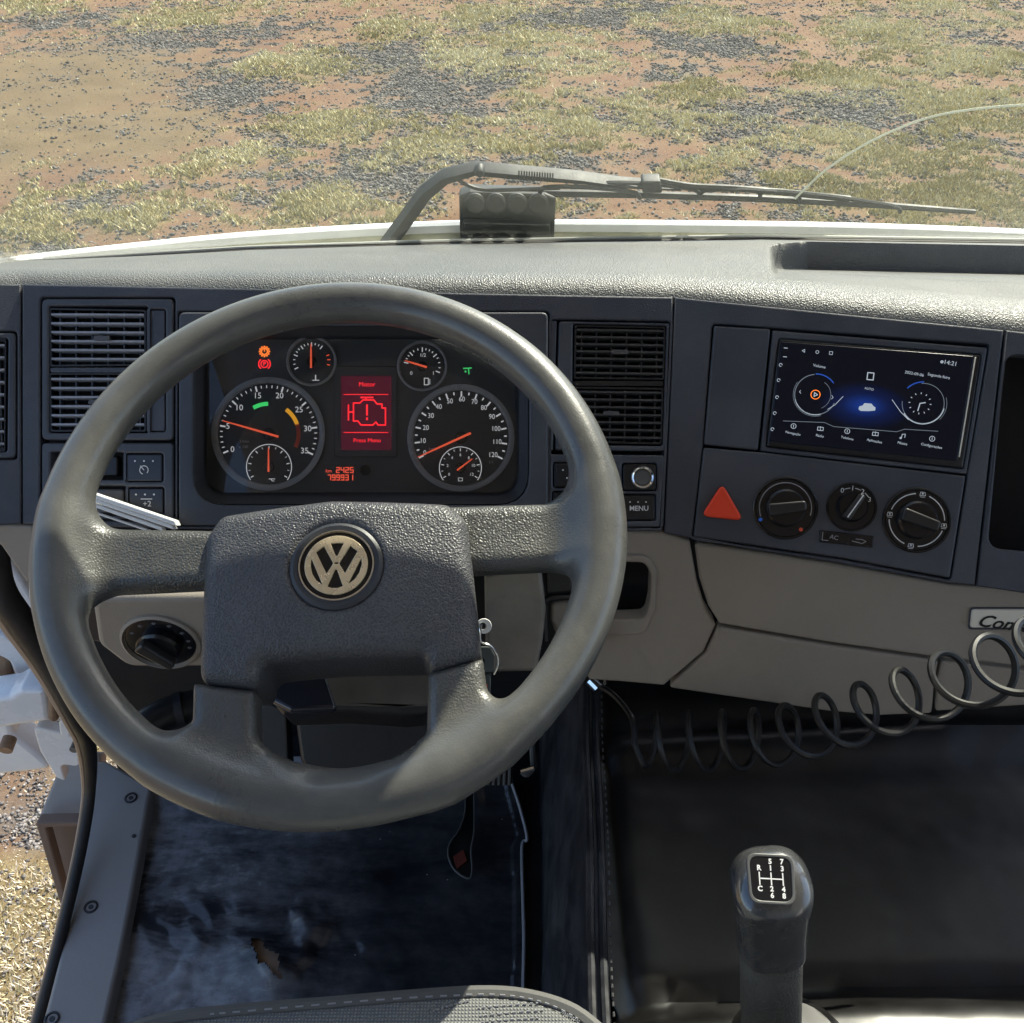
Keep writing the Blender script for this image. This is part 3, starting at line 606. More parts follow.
# vents
def vent(PL, quad, nsl, nvn, lab=None, tabpos=None, bright='black'):
    """quad = TL TR BR BL in px; builds housing, slats and vanes as pieces"""
    q = [Vector(PL.px(*p, -.004)) for p in quad]
    def at(s, t): return (q[0]*(1-s)+q[1]*s)*(1-t)+(q[3]*(1-s)+q[2]*s)*t
    c = at(.5, .5); hw = (at(1, .5)-at(0, .5)).length; hh = (at(.5, 0)-at(.5, 1)).length
    e = at(1, .5)-at(0, .5); ang = atan2(e.y, e.x)
    mb = MB(); o = [tuple(at(s, t)) for s, t in ((0, 0), (1, 0), (1, 1), (0, 1))]
    i = [tuple(at(s, t)) for s, t in ((.02, .035), (.98, .035), (.98, .965), (.02, .965))]
    mb.poly([rounded(o, .002), rounded(i, .0015)], -.03, -.002, .0005)
    fr = mb.build('air_vent', M['black'], DB, PL.M)
    if lab: fr['label'] = lab
    Ms = PL.M
    sl = None
    for k in range(nsl):
        p = at(.5, (k+.75)/(nsl+.5)); Mx = Ms @ Matrix.Translation((p.x, p.y, -.007)) @ Matrix.Rotation(ang, 4, 'Z') @ Matrix.Rotation(radians(-7 if PL is PM else -4), 4, 'X')
        if sl is None:
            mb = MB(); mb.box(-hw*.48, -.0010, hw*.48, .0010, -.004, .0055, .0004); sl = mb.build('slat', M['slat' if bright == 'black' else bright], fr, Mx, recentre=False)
        else: copy_obj(sl, Mx, fr)
    vn = None
    for k in range(nvn):
        p = at((k+.5)/nvn, .5); Mx = Ms @ Matrix.Translation((p.x, p.y, -.011)) @ Matrix.Rotation(ang, 4, 'Z')
        if vn is None:
            mb = MB(); mb.box(-.0007, -hh*.47, .0007, hh*.47, -.006, .004, 0); vn = mb.build('vane', M['slatdark'], fr, Mx, recentre=False)
        else: copy_obj(vn, Mx, fr)
    p = at(.5, .5) if tabpos is None else at(*tabpos)
    mb = MB(); mb.poly([rounded([(-.008, -.002), (.008, -.002), (.007, .002), (-.007, .002)], .001)], -.004, .0015, .0006)
    mb.build('tab', M['slattab'], fr, Ms @ Matrix.Translation((p.x, p.y, 0)) @ Matrix.Rotation(ang, 4, 'Z'), recentre=False)
    return fr
M['slat'] = plastic('lit_slat_plastic', (.30, .31, .35), .35, .1, 900)  # paler copy: light caught on the slat edges put into the colour
M['slatdark'] = plastic('slat_black', (.045, .046, .048), .4, .1, 900)
M['slattab'] = plastic('tab_plastic', (.075, .075, .08), .4, .1, 900)
panel('vent_surround', PM, rect(41.5, 298.5, 173.5, 440), [rect(48.5, 306, 148, 433), rect(148.8, 309, 165.5, 365), rect(148.8, 373, 165.5, 432)], r=.006)
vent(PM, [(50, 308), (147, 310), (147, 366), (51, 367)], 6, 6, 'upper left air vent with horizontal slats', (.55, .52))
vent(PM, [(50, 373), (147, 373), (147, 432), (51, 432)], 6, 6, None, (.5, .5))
panel('bar', PM, rect(50, 367.5, 147, 372.5), z0=-.015, z1=-.001, bev=.0008)
panel('blank_plate', PM, rect(149.5, 310, 165, 364.5), z0=-.01, z1=-.002, bev=.001, r=.001)
panel('blank_plate', PM, rect(149.5, 374, 165, 431), z0=-.01, z1=-.002, bev=.001, r=.001)
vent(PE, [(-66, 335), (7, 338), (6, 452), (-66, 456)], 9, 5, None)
panel('vent_surround', PE, rect(-68, 332.5, 15.5, 458), [[(-66, 335), (8, 338), (7, 452), (-66, 456)]], r=.005)
# left switch module
panel('switch_surround', PM, rect(41.5, 443, 173.5, 519), [rect(50, 452, 124, 480), rect(125.5, 453, 163, 482), rect(50, 486, 126, 516), rect(127.5, 487, 164, 514)], r=.004)
def switch(PL, u0, v0, u1, v1, parent=DB, mat='switch', z=-.001):
    s = panel('switch', PL, rect(u0, v0, u1, v1), z0=-.014, z1=z, bev=.0012, mat=mat, r=.001); return s
M['switch'] = plastic('switch_plastic', (.03, .034, .046), .35, .1, 900)
s1 = switch(PM, 126.5, 454.5, 162, 481); s2 = switch(PM, 128.5, 488.5, 163, 513)
panel('switch', PM, rect(96, 456, 118, 476), z0=-.02, z1=-.008, mat='black'); panel('switch', PM, rect(86, 489, 124, 513), z0=-.014, z1=-.002, mat='slattab')
def sc(PL, u=400, v=420): return PL.scale(u, v)
k = sc(PM)
mb = MB(); c = PM.px(144, 470); mb.arc(c[0], c[1], 4.2*k, -40, 250, .9*k, 0); mb.stroke([c, (c[0]-3.5*k, c[1]+4*k)], .9*k, 0)
for u in (135, 144, 153): q = PM.px(u, 461); mb.poly([circle(q[0], q[1], .9*k, 8)], 0, .0003)
mb.build('icon', M['print'], s1, PM.M)
mb = MB(); c = PM.px(146, 504)
mb.text('+2', *PM.px(147, 504), 8*k, 0); mb.stroke([PM.px(141, 499), PM.px(152, 499)], .9*k, 0)
for u in (136, 145, 154): q = PM.px(u, 494.5); mb.poly([circle(q[0], q[1], 1.0*k, 8)], 0, .0003)
mb.build('icon', M['print'], s2, PM.M)
# instrument surround
CO = rect(193, 326, 529, 505); 
panel('cluster_surround', PM, rect(178.5, 312, 548, 525.5), [CO], z1=.003, r=.006, hr=.030, mat='tile')
# centre module
panel('vent_surround', PM, [(559, 321), (670, 323), (665, 451), (555, 450)], [[(573, 323.5), (667, 325.5), (663, 446), (572, 445)]], r=.003)
panel('side_strip', PM, [(550.5, 320), (557, 320.5), (553, 450), (546.5, 450)], r=.001)
vent(PM, [(574.5, 325), (665.5, 327), (664, 380), (573.5, 379)], 7, 6, 'upper centre air vent with fine black grille', (.5, .5), 'slatdark')
vent(PM, [(573.5, 387), (663.5, 388), (662, 444.5), (572.5, 443)], 7, 6, None, (.42, .47), 'slatdark')
panel('bar', PM, rect(573, 380.5, 664, 386), z0=-.018, z1=-.003, bev=.0008, mat='black')
panel('switch_surround', PM, [(547, 454), (665, 455), (660, 527), (544, 526)], [rect(553, 462, 577, 488), rect(584, 462, 616, 522), rect(622, 463, 657, 491), rect(622, 494, 656, 521), rect(552, 491, 577, 521)], r=.003)
for R_ in ((554, 463, 576, 487), (585, 463, 615, 490), (585, 493, 615, 521), (553, 492, 576, 520)): switch(PM, *R_, mat='black')
lt = panel('lighter_socket', PM, rect(623, 464, 656, 490), z0=-.014, z1=-.001, mat='black', bev=.001)
c = PM.px(642, 477.5, .0); mb = MB(); mb.disc(*c, [(.0108, -.001), (.0108, .005), (.0098, .0062), (.0085, .0055), (.0085, .002)], 36); mb.build('ring', M['chrome'], lt, PM.M)
mb = MB(); mb.disc(*c, [(.0082, -.001), (.0082, .003), (.0065, .0045)], 30); mb.build('plug', M['plug'], lt, PM.M)
sm = switch(PM, 623, 495, 655, 520, mat='black'); mb = MB(); mb.text('MENU', *PM.px(639, 508.5), 7*k, 0, bold=.00008)
for u in (630, 638, 646): q = PM.px(u, 502); mb.poly([circle(q[0], q[1], .8*k, 8)], 0, .0003)
mb.build('icon', M['print'], sm, PM.M)
sm = switch(PM, 556, 464, 575, 486, mat='black', z=.0); mb = MB()
for u, v in ((563, 470), (567, 478), (571, 476)): q = PM.px(u, v); mb.poly([circle(q[0], q[1], .9*k, 8)], 0, .0006)
mb.build('icon', M['print'], sm, PM.M)
# right console tiles
panel('blank_cover', PR, [(714, 325.5), (770.5, 329), (758, 450), (704, 444.5)], z1=.0015, r=.002)
panel('console_frame', PR, [(772.5, 330), (988, 347.5), (967, 474), (760, 451)], [[(779, 338), (982, 354), (964, 469), (766, 447)]], r=.002, hr=.002)
CP = thing('climate_panel', PR.world(820, 510), 'dark heater control panel with three round knobs and red hazard triangle', 'control panel')
panel('panel', PR, [(703.5, 447.5), (765, 452.5), (966, 476), (950, 578), (840, 557.5), (693.5, 536.5)], z1=.0015, parent=CP, r=.002)
hz = MB(); tri = rounded([PR.px(*p, .004) for p in ((722, 483), (744, 521), (701, 516))], .0045, 6); hz.poly([tri], .0, .0065, .0022); hz.build('hazard_button', M['red'], CP, PR.M)
def knob(u, v, r_px, ang, grip, wd):
    kk = PR.scale(u, v); r = r_px*kk; c = PR.px(u, v)
    Mk = PR.M @ Matrix.Translation((c[0], c[1], 0))
    mb = MB(); mb.disc(0, 0, [(r, .0012), (r, .0030), (r*.975, .0036), (r*.93, .0034), (r*.90, .0022)], 56)
    kb = mb.build('knob', M['gloss'], CP, Mk, recentre=False)
    mb = MB(); mb.disc(0, 0, [(r*grip, .002), (r*grip*.96, .0085), (r*grip*.85, .0105)], 48); cap = mb.build('cap', M['gloss'], kb, Mk, recentre=False)
    mb = MB(); L = r*grip*.93; w2 = wd*r
    mb.poly([rounded([(-L, -w2), (L, -w2*.75), (L, w2*.75), (-L, w2)], w2*.5)], .010, .020, .0016)
    mb.build('grip', M['grip'], kb, Mk @ Matrix.Rotation(radians(ang), 4, 'Z'), recentre=False)
    mb = MB(); mb.stroke([(-L*.9, w2*.85), (L*.86, w2*.6)], .0006, .0200); mb.stroke([(-L*.9, w2*.85), (-L*.95, -w2*.5)], .0006, .0200)
    return kb, Mk, r
M['grip'] = plastic('grip_black', (.02, .02, .022), .35, .1, 900)
kb, Mk, r = knob(785, 508, 32.5, 14, .62, .20)
mb = MB(); mb.arc(0, 0, r*.80, -10, 205, .0009, .0026, 40); mb.build('scale', M['greyprint'], kb, Mk, recentre=False)
mb = MB(); mb.poly([circle(-r*.72, -r*.45, .0018, 12)], .0026, .003); mb.build('cold_dot', M['blueprint'], kb, Mk, recentre=False)
mb = MB(); mb.poly([circle(r*.55, -r*.62, .0018, 12)], .0026, .003); mb.build('hot_dot', M['needle'], kb, Mk, recentre=False)
kb, Mk, r = knob(851, 507, 25.5, 62, .62, .16)
mb = MB()
for j, t in enumerate(('0', '1', '2', '3')):
    a = radians(125-j*32); mb.text(t, r*.76*cos(a), r*.76*sin(a), .0062, .0026)
    if j < 3: mb.arc(0, 0, r*.77, 117-j*32, 101-j*32, .0006, .0024, 6)
mb.build('scale', M['print'], kb, Mk, recentre=False)
mb = MB(); mb.stroke([(-r*.5, 0), (r*.55, 0)], .0011, .0203); mb.build('pointer', M['print'], kb, Mk @ Matrix.Rotation(radians(62), 4, 'Z'), recentre=False)
kb, Mk, r = knob(916, 520, 34.5, -14, .60, .20)
mb = MB()
for a0, a1 in ((12, 75), (105, 168), (192, 255), (285, 348)): mb.arc(0, 0, r*.80, a0-6, a1-6, .0009, .0026, 16)
for a in (84, 174, 264, 354):
    x, y = r*.8*cos(radians(a)), r*.8*sin(radians(a)); mb.stroke([(x-.0024, y-.0012), (x+.0024, y-.0012), (x+.0018, y+.0018), (x-.0018, y+.0018)], .0005, .0026, True); mb.poly([circle(x, y+.0005, .0009, 8)], .0026, .0029)
    mb.stroke([(x-.002, y-.0025), (x+.002, y-.0025)], .0004, .0026)
mb.build('scale', M['print'], kb, Mk, recentre=False)
ac = panel('ac_button', PR, [(820, 530), (874, 536), (873, 548), (819, 542)], z0=0, z1=.0035, bev=.0008, mat='gloss', parent=CP, r=.001)
mb = MB(); a_ = radians(-6)
mb.text('AC', *PR.px(834, 537.5, .0036), .0056, .0038, rot=a_); mb.stroke([PR.px(*p, .0036) for p in ((823, 532), (822, 540), (828, 540.5))], .0006, .0036)
mb.stroke([PR.px(*p, .0036) for p in ((852, 541), (862, 543.5), (866, 541.5), (862, 539.5), (856, 539))], .0006, .0036)
mb.build('lettering', M['greyprint'], ac, PR.M)
# ---- lower trim
LTR = [] 
def yz_curve(PL, u, vtop, vbot, zin, zout, n=8):
    return None
PLM = Plane(PM.world(600, 528)+Vector((0, .004, 0)), (1, 0, 0), (0, .22, 1))
PLR = Plane(PLM.world(694, 545), Vector((cos(radians(11)), -sin(radians(11)), 0)), (0, .22, 1))
def trim(name, PL, outer, holes=(), z1=0, r=.004, hr=.006, mat='beige', bev=.003):
    return panel(name, PL, outer, holes, z0=z1-.02, z1=z1, bev=bev, mat=mat, r=r, hr=hr)
trim('lower_trim', PLM, [(583, 529), (662, 532), (690, 541), (697, 580), (705, 606), (716, 625), (704, 652), (664, 686), (620, 682), (588, 680)], [[(600, 561), (646, 562), (652, 575), (651, 600), (648, 618), (598, 620)]], hr=.010)
trim('pocket_lip', PLM, [(596, 555), (648, 556), (657, 572), (655, 610), (645, 635), (592, 636)], [[(600, 562), (645, 563), (651, 575), (650, 600), (646, 619), (598, 620)]], z1=.004, r=.012, hr=.010, bev=.002)
trim('lower_trim', PLR, [(694, 543), (750, 551), (840, 565), (950, 585), (1030, 590), (1150, 600), (1150, 684), (1024, 667), (940, 658), (830, 643), (719, 624), (708, 606), (699, 578)], mat='beige')
trim('lower_trim', PLR, [(718, 627), (830, 645.5), (939, 661), (935, 680), (932, 714), (880, 716), (830, 712), (667, 688), (706, 653)], z1=-.002)
trim('lower_trim', PLR, [(942, 661), (1024, 670), (1150, 687), (1150, 690), (1024, 706), (935, 712), (937, 680)], z1=-.004)
bd = panel('name_badge', PLR, [(972, 610), (1095, 610), (1095, 628), (970, 628)], z0=0, z1=.004, bev=.0012, mat='alu', r=.003)
mb = MB(); x0, y0 = PLR.px(977, 620.5, .004); x1, _ = PLR.px(1020, 620, .004)
mb.text('Constellation', x0, y0, .0175, .0046, align='LEFT', shear=.35, bold=.0003); mb.build('lettering', M['blackprint'], bd, PLR.M)
panel('badge_rim', PLR, [(970, 608), (1098, 608), (1098, 630), (968, 630)], z0=0, z1=.002, bev=.001, mat='tile', r=.003)
# lower left: end of the dash, light switch pod
trim('lower_trim', PLM, [(-60, 520), (34, 526), (34, 575), (28, 585), (0, 545), (-60, 540)], mat='beige')
trim('knee_panel', PLM, [(90, 529), (560, 530), (583, 560), (560, 640), (470, 690), (80, 640)], z1=-.09, mat='black')
PP = Plane(PM.world(145, 632, 0), (1, 0, 0), (0, -.08, 1))
pod = MB(); pr_ = rounded(Lp(PP, [(91, 598), (240, 598), (240, 668), (128, 668), (98, 645)]), [.016, .004, .004, .018, .016])
pod.poly([pr_], -.09, 0, .006, 3); pod = pod.build('light_switch_pod', M['beige'], DB, PP.M)
c = PP.px(161, 641); mb = MB(); mb.disc(*c, [(.037, -.001), (.037, .003), (.0345, .0045), (.0335, .001), (.031, .0)], 48); mb.build('bezel', M['beige'], pod, PP.M)
kc = PP.M @ Matrix.Translation((c[0], c[1], 0))
mb = MB(); mb.disc(0, 0, [(.0325, 0), (.0325, .0015), (.031, .002), (.0205, .002), (.0205, .010), (.018, .012)], 44); mb.build('dial', M['gloss'], pod, kc, recentre=False)
mb = MB(); mb.poly([rounded([(-.019, -.0065), (.019, -.0045), (.019, .0045), (-.019, .0065)], .003)], .011, .022, .002); mb.build('grip', M['grip'], pod, kc @ Matrix.Rotation(radians(-48), 4, 'Z'), recentre=False)
mb = MB()
for a in (150, 120, 90, 60, 30, 5, -15):
    x, y = .0268*cos(radians(a)), .0268*sin(radians(a)); mb.arc(x, y, .0013, 0, 300, .0005, .0022, 8); mb.stroke([(x-.0022, y), (x+.0022, y)], .0004, .0022)
mb.build('symbols', M['greyprint'], pod, kc, recentre=False)

# ---- top pad with its storage tray
nose = [(-140, 290, PE), (-60, 290, PE), (0, 290, PE), (21, 290, PE), (60, 291, PM), (200, 293, PM), (360, 294, PM), (520, 296, PM), (640, 298, PM), (672, 300, PM), (700, 302, PR), (800, 311, PR), (900, 321, PR), (1004, 331, PR), (1160, 347, PR), (1400, 372, PR)]
rearv = lambda u: np.interp(u, [-150, 0, 30, 130, 250, 440, 600, 760, 1024, 1400], [276, 269, 264, 258, 250, 244, 241.5, 239, 243, 250])
def build_pad():
    P0 = [PL.world(u, v+4, -.004) for u, v, PL in nose]; nz_ = [PL.n for _, _, PL in nose]
    us = np.array([n[0] for n in nose], float)
    U = np.arange(-140, 1400, 3.0); rows = []
    tt = np.concatenate([np.linspace(0, 1, 90)])
    for u in U:
        a = np.array([np.interp(u, us, [p[i] for p in P0]) for i in range(3)]); a = Vector(a)
        rv = rearv(u); b_ = aty(u, rv, 1.128)
        up_ = Vector((0, sin(LEAN), cos(LEAN)))
        top0 = a + up_*.014
        row = [a, a+up_*.004]
        # rounded nose: quarter-ish ellipse from fascia direction into the top slope
        dirn = (b_-top0); dirn_n = dirn.normalized(); c0 = a+up_*.018
        st = a+up_*.004; mid = a+up_*.024; en = mid + (b_-mid).normalized()*.035
        for k in range(1, 8):
            s = k/8; row.append(st*(1-s)**2+mid*2*s*(1-s)+en*s*s)
        for t in tt:
            p = en.lerp(b_, t)
            # the slight crown of the pad
            p = p + Vector((0, 0, .006*sin(pi*t)*(1-.5*min(1, max(0, (u-620)/150)))))
            row.append(p)
        rows.append(row)
    G = np.array([[tuple(p) for p in r] for r in rows])           # (nu, nt, 3)
    # tray: a hollow with an upright far wall
    tu = U[:, None]; t_ = np.concatenate([np.full(9, -1.), tt])[None, :]
    left = 769+30*np.clip((t_-.70)/.2, 0, 1)**2
    inx = np.clip((tu-left)/12, 0, 1); inx = inx*inx*(3-2*inx); back = 1-np.clip((t_-.90)/.025, 0, 1); front = np.clip((t_-.02)/.85, 0, 1)
    dep = .032*inx*back*front*(t_ >= 0)
    # keep the hollow from running past the right end of the car
    dep *= np.clip((1380-tu)/10, 0, 1)
    G[..., 2] -= dep
    nu, nt_ = G.shape[:2]; V = G.reshape(-1, 3); i = np.arange(nu*nt_).reshape(nu, nt_)
    Q = np.stack([i[:-1, :-1].ravel(), i[1:, :-1].ravel(), i[1:, 1:].ravel(), i[:-1, 1:].ravel()], 1)
    me = np_mesh('top_pad', V, Q); finish(me, M['pad'], 50); return link(bpy.data.objects.new('top_pad', me), Matrix(), DB)
tp = build_pad()
#==CLUSTER==
# ---------------------------------------------------------------- instrument cluster
IC = thing('instrument_cluster', PM.world(360, 500), 'instrument cluster with two large dials and red display behind the steering wheel', 'instrument panel')
CZ = -.030
PC = Plane(PM.O+PM.n*CZ, PM.ex, PM.ey)
kc_ = PC.scale(360, 430)
mb = MB(); o = rounded(Lp(PM, rect(194, 327, 528, 504), 0), .030, 10); i = rounded(Lp(PM, rect(207, 340, 515, 492), CZ), .020, 10)
mb.loft([[(x, y, .002) for x, y in o], [(x*.0+x, y, -.004) for x, y in [((a+b)/2, (c+d)/2) for (a, c), (b, d) in zip(o, o)]], [(x, y, CZ) for x, y in i]]); mb.build('bezel', M['clus'], IC, PM.M)
mb = MB(); mb.poly([[(x, y) for x, y in Lp(PC, rect(200, 332, 522, 500))]], -.004, 0); mb.build('face_plate', M['clus'], IC, PC.M)
mb = MB(); mb.poly([rounded(Lp(PM, rect(206, 339, 517, 493), -.022), .02, 8)], -.023, -.022); mb.build('lens', M['lens'], IC, PM.M)
def dial(u, v, r, name='gauge'):
    c = PC.px(u, v); R = r*kc_; Mg = PC.M @ Matrix.Translation((c[0], c[1], 0))
    mb = MB(); mb.disc(0, 0, [(R*1.03, 0), (R*1.05, .0035), (R*1.0, .0042), (R*.955, .0035), (R*.93, .0012)], 64); g_ = mb.build(name, M['gaugering'], IC, Mg, recentre=False)
    mb = MB(); mb.disc(0, 0, [(R*.935, .0012), (R*.935, .0016)], 64); mb.build('dial_face', M['dial'], g_, Mg, recentre=False)
    return g_, Mg, R
def needle(g_, Mg, L, back, ang, wd=2.2, z=.0045, hub=6):
    mb = MB(); w0 = wd*kc_/2; mb.poly([[(-back*kc_, -w0), (L*kc_*.6, -w0*.8), (L*kc_, -w0*.35), (L*kc_, w0*.35), (L*kc_*.6, w0*.8), (-back*kc_, w0)]], z, z+.0012, .0001)
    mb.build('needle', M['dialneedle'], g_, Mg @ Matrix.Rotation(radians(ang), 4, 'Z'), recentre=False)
    mb = MB(); mb.disc(0, 0, [(hub*kc_, .0016), (hub*kc_*.95, z-.0014), (hub*kc_*.8, z-.0004)], 24); mb.build('needle_hub', M['gloss'], g_, Mg, recentre=False)
def ticks(mb, r0, r1, angs, wd, z=.0018):
    for a in angs: ca, sa = cos(radians(a)), sin(radians(a)); mb.stroke([(r0*kc_*ca, r0*kc_*sa), (r1*kc_*ca, r1*kc_*sa)], wd*kc_, z)
# rev counter
g_, Mg, R = dial(269, 434, 54); mb = MB()
A0, dA = 203., 228/7.
ticks(mb, 44, 48.5, [A0-dA*k2 for k2 in range(8)], 1.6); ticks(mb, 46, 48.2, [A0-dA*j/5 for j in range(36)], .9)
for j, (u, v) in enumerate(((233, 449.6), (228.5, 426.5), (239.6, 408), (258, 396), (280, 396), (299.5, 410), (308, 429), (305, 451))):
    mb.text(str(5*j), (u-269)*kc_, (434-v)*kc_, 8.2*kc_, .0019)
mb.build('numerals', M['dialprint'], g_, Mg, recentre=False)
mb = MB(); mb.text('1/min', (245-269)*kc_, (434-441.5)*kc_, 4.2*kc_, .0019); mb.text('x 100', (244-269)*kc_, (434-447)*kc_, 4.2*kc_, .0019); mb.build('lettering', M['greyprint'], g_, Mg, recentre=False)
for nm, r_, a0, a1, mt in (('green_band', 30, 118, 93, 'emgreen'), ('yellow_band', 30, 52, 20, 'yellow'), ('red_band', 30, 17, -24, 'needle')):
    if mt == 'yellow' and 'yellow' not in M: M['yellow'] = emit('band_yellow', (.9, .45, .03), .25)  # green and yellow bands are print given an added glow
    mb = MB(); mb.arc(0, 0, r_*kc_, a0, a1, 4*kc_, .0018, 14); mb.build(nm, M[mt], g_, Mg, recentre=False)
needle(g_, Mg, 47, 11, 164)
def inset(u, v, r, pu, pv, ang, nums=None):
    c = ((pu-u), (v-pv)); g2, Mg2 = None, PC.M @ Matrix.Translation((*PC.px(pu, pv), 0))
    mb = MB(); mb.arc(0, 0, r*kc_, 215, -35, .8*kc_, .0018, 40); a_all = [210-240*j/12 for j in range(13)]
    ticks(mb, r*.80, r*.92, a_all[::2], .9); ticks(mb, r*.84, r*.91, a_all[1::2], .6)
    if nums:
        for j, t in enumerate(nums): a = radians(210-240*j/(len(nums)-1)); mb.text(t, r*.62*kc_*cos(a), r*.62*kc_*sin(a), 4.2*kc_, .0019)
        mb.stroke([(-2*kc_, -13*kc_), (2*kc_, -13*kc_), (2*kc_, -10*kc_), (-2*kc_, -10*kc_)], .5*kc_, .0018, True)
    else:
        mb.stroke([(0, -12*kc_), (6*kc_, -12*kc_)], .7*kc_, .0018); mb.stroke([(2*kc_, -12*kc_), (3*kc_, -14*kc_), (5*kc_, -14*kc_)], .6*kc_, .0018)
    return mb, Mg2
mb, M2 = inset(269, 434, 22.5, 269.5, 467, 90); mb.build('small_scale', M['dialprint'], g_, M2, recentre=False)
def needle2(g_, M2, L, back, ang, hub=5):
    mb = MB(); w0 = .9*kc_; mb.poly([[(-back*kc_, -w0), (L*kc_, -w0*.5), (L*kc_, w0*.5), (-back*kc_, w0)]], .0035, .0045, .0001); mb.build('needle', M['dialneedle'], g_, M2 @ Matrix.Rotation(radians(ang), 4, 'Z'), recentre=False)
    mb = MB(); mb.disc(0, 0, [(hub*kc_, .0018), (hub*kc_*.9, .0030)], 20); mb.build('needle_hub', M['gloss'], g_, M2, recentre=False)
needle2(g_, M2, 19, 5, 90)
# speedometer
g_, Mg, R = dial(461, 438, 51); mb = MB(); A0 = 205.5; dA = 19.36
ticks(mb, 41.5, 46, [A0-dA*k2 for k2 in range(13)], 1.5); ticks(mb, 43.5, 45.5, [A0-dA*(k2+.5) for k2 in range(12)], 1.3)
for j, (u, v) in enumerate(((425, 453), (423, 441), (426, 428), (431, 416), (439, 407), (450, 401.5), (462, 399.5), (474.5, 402), (484, 408), (492, 417), (496, 429), (497, 442), (493, 455))):
    mb.text(str(10*j), (u-461)*kc_, (438-v)*kc_, 7.0*kc_, .0019, sx=.9)
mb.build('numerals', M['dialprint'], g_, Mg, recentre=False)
mb = MB(); mb.text('km/h', (433-461)*kc_, (438-449)*kc_, 4*kc_, .0019); mb.text('1/1', (491-461)*kc_, (438-462.5)*kc_, 4*kc_, .0019); mb.build('lettering', M['greyprint'], g_, Mg, recentre=False)
needle(g_, Mg, 47, 11, 204.5)
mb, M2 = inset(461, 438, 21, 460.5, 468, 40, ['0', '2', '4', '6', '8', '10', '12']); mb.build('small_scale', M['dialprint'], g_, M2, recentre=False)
needle2(g_, M2, 15, 4, 37)
# temperature and fuel
g_, Mg, R = dial(312, 361.5, 24); mb = MB(); ticks(mb, 15, 18.5, [205, 160, 125, 90, 55], 1.0); ticks(mb, 16.5, 18.2, [190, 175, 148, 137, 114, 102, 78, 66], .8)
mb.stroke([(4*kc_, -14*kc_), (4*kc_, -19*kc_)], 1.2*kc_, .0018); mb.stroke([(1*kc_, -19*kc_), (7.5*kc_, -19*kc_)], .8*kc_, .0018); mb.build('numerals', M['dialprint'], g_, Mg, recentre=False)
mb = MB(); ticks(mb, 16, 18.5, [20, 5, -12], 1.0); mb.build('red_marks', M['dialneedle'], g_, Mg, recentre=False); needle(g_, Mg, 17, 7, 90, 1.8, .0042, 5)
g_, Mg, R = dial(422.5, 366.5, 24); mb = MB(); ticks(mb, 14.5, 18.5, [168, 132, 90, 40, -20], 1.0); ticks(mb, 16.5, 18, [154, 143, 120, 105, 78, 66, 54, 28, 12, -5], .8)
mb.text('1/2', .5*kc_, 11*kc_, 5*kc_, .0019); mb.text('0', -11*kc_, -7*kc_, 5*kc_, .0019); mb.text('1', 11*kc_, -7*kc_, 5*kc_, .0019)
mb.stroke([(2*kc_, -18.5*kc_), (2*kc_, -12*kc_), (6*kc_, -12*kc_), (6*kc_, -18.5*kc_)], .8*kc_, .0018, True); mb.stroke([(7.5*kc_, -18*kc_), (7.5*kc_, -13*kc_)], .7*kc_, .0018)
mb.build('numerals', M['dialprint'], g_, Mg, recentre=False); needle(g_, Mg, 18, 5, 163, 2.0, .0042, 5)
# centre display
dsp = panel('display_frame', PC, rect(334, 366, 397, 457), z0=0, z1=.003, bev=.0012, mat='clus', parent=IC, r=.003)
lc = panel('display', PC, rect(341, 376, 391.5, 450), z0=.002, z1=.0034, bev=.0002, mat='emdred', parent=IC, r=0)
mb = MB(); z_ = .0036; P_ = lambda u, v: PC.px(u, v, z_)
mb.text('Motor', *P_(367, 384.5), 6.4*kc_, z_); mb.text('Press Menu', *P_(367, 440.5), 5.6*kc_, z_, sx=1.05)
for v in (394.5, 432.5): mb.stroke([P_(344, v), P_(388, v)], .7*kc_, z_)
eng = [(354, 403), (360, 403), (363, 400), (374, 400), (377, 404), (382, 404), (382, 408), (385.5, 408), (385.5, 425), (378, 425), (376, 422), (373, 425), (361, 425), (358, 421), (353.5, 421), (353.5, 403)]
mb.stroke([P_(*p) for p in eng], 1.3*kc_, z_, True); mb.stroke([P_(361, 397.5), P_(373, 397.5)], 1.6*kc_, z_); mb.stroke([P_(366, 398), P_(366, 400)], 1.6*kc_, z_)
mb.stroke([P_(348.5, 405), P_(348.5, 420)], 1.4*kc_, z_); mb.stroke([P_(349, 412), P_(354, 412)], 1.4*kc_, z_)
mb.stroke([P_(367, 405), P_(367, 415)], 1.8*kc_, z_); mb.stroke([P_(367, 418), P_(367, 419.5)], 1.8*kc_, z_); mb.build('lettering', M['emred'], lc, PC.M)
od = panel('odometer', PC, rect(321, 464, 356, 482), z0=0, z1=.0012, bev=.0002, mat='dial', parent=IC, r=0)
mb = MB()
SEG = {'0': 'abcdef', '1': 'bc', '2': 'abged', '3': 'abgcd', '4': 'fgbc', '5': 'afgcd', '6': 'afgedc', '7': 'abc', '8': 'abcdefg', '9': 'abcdfg'}
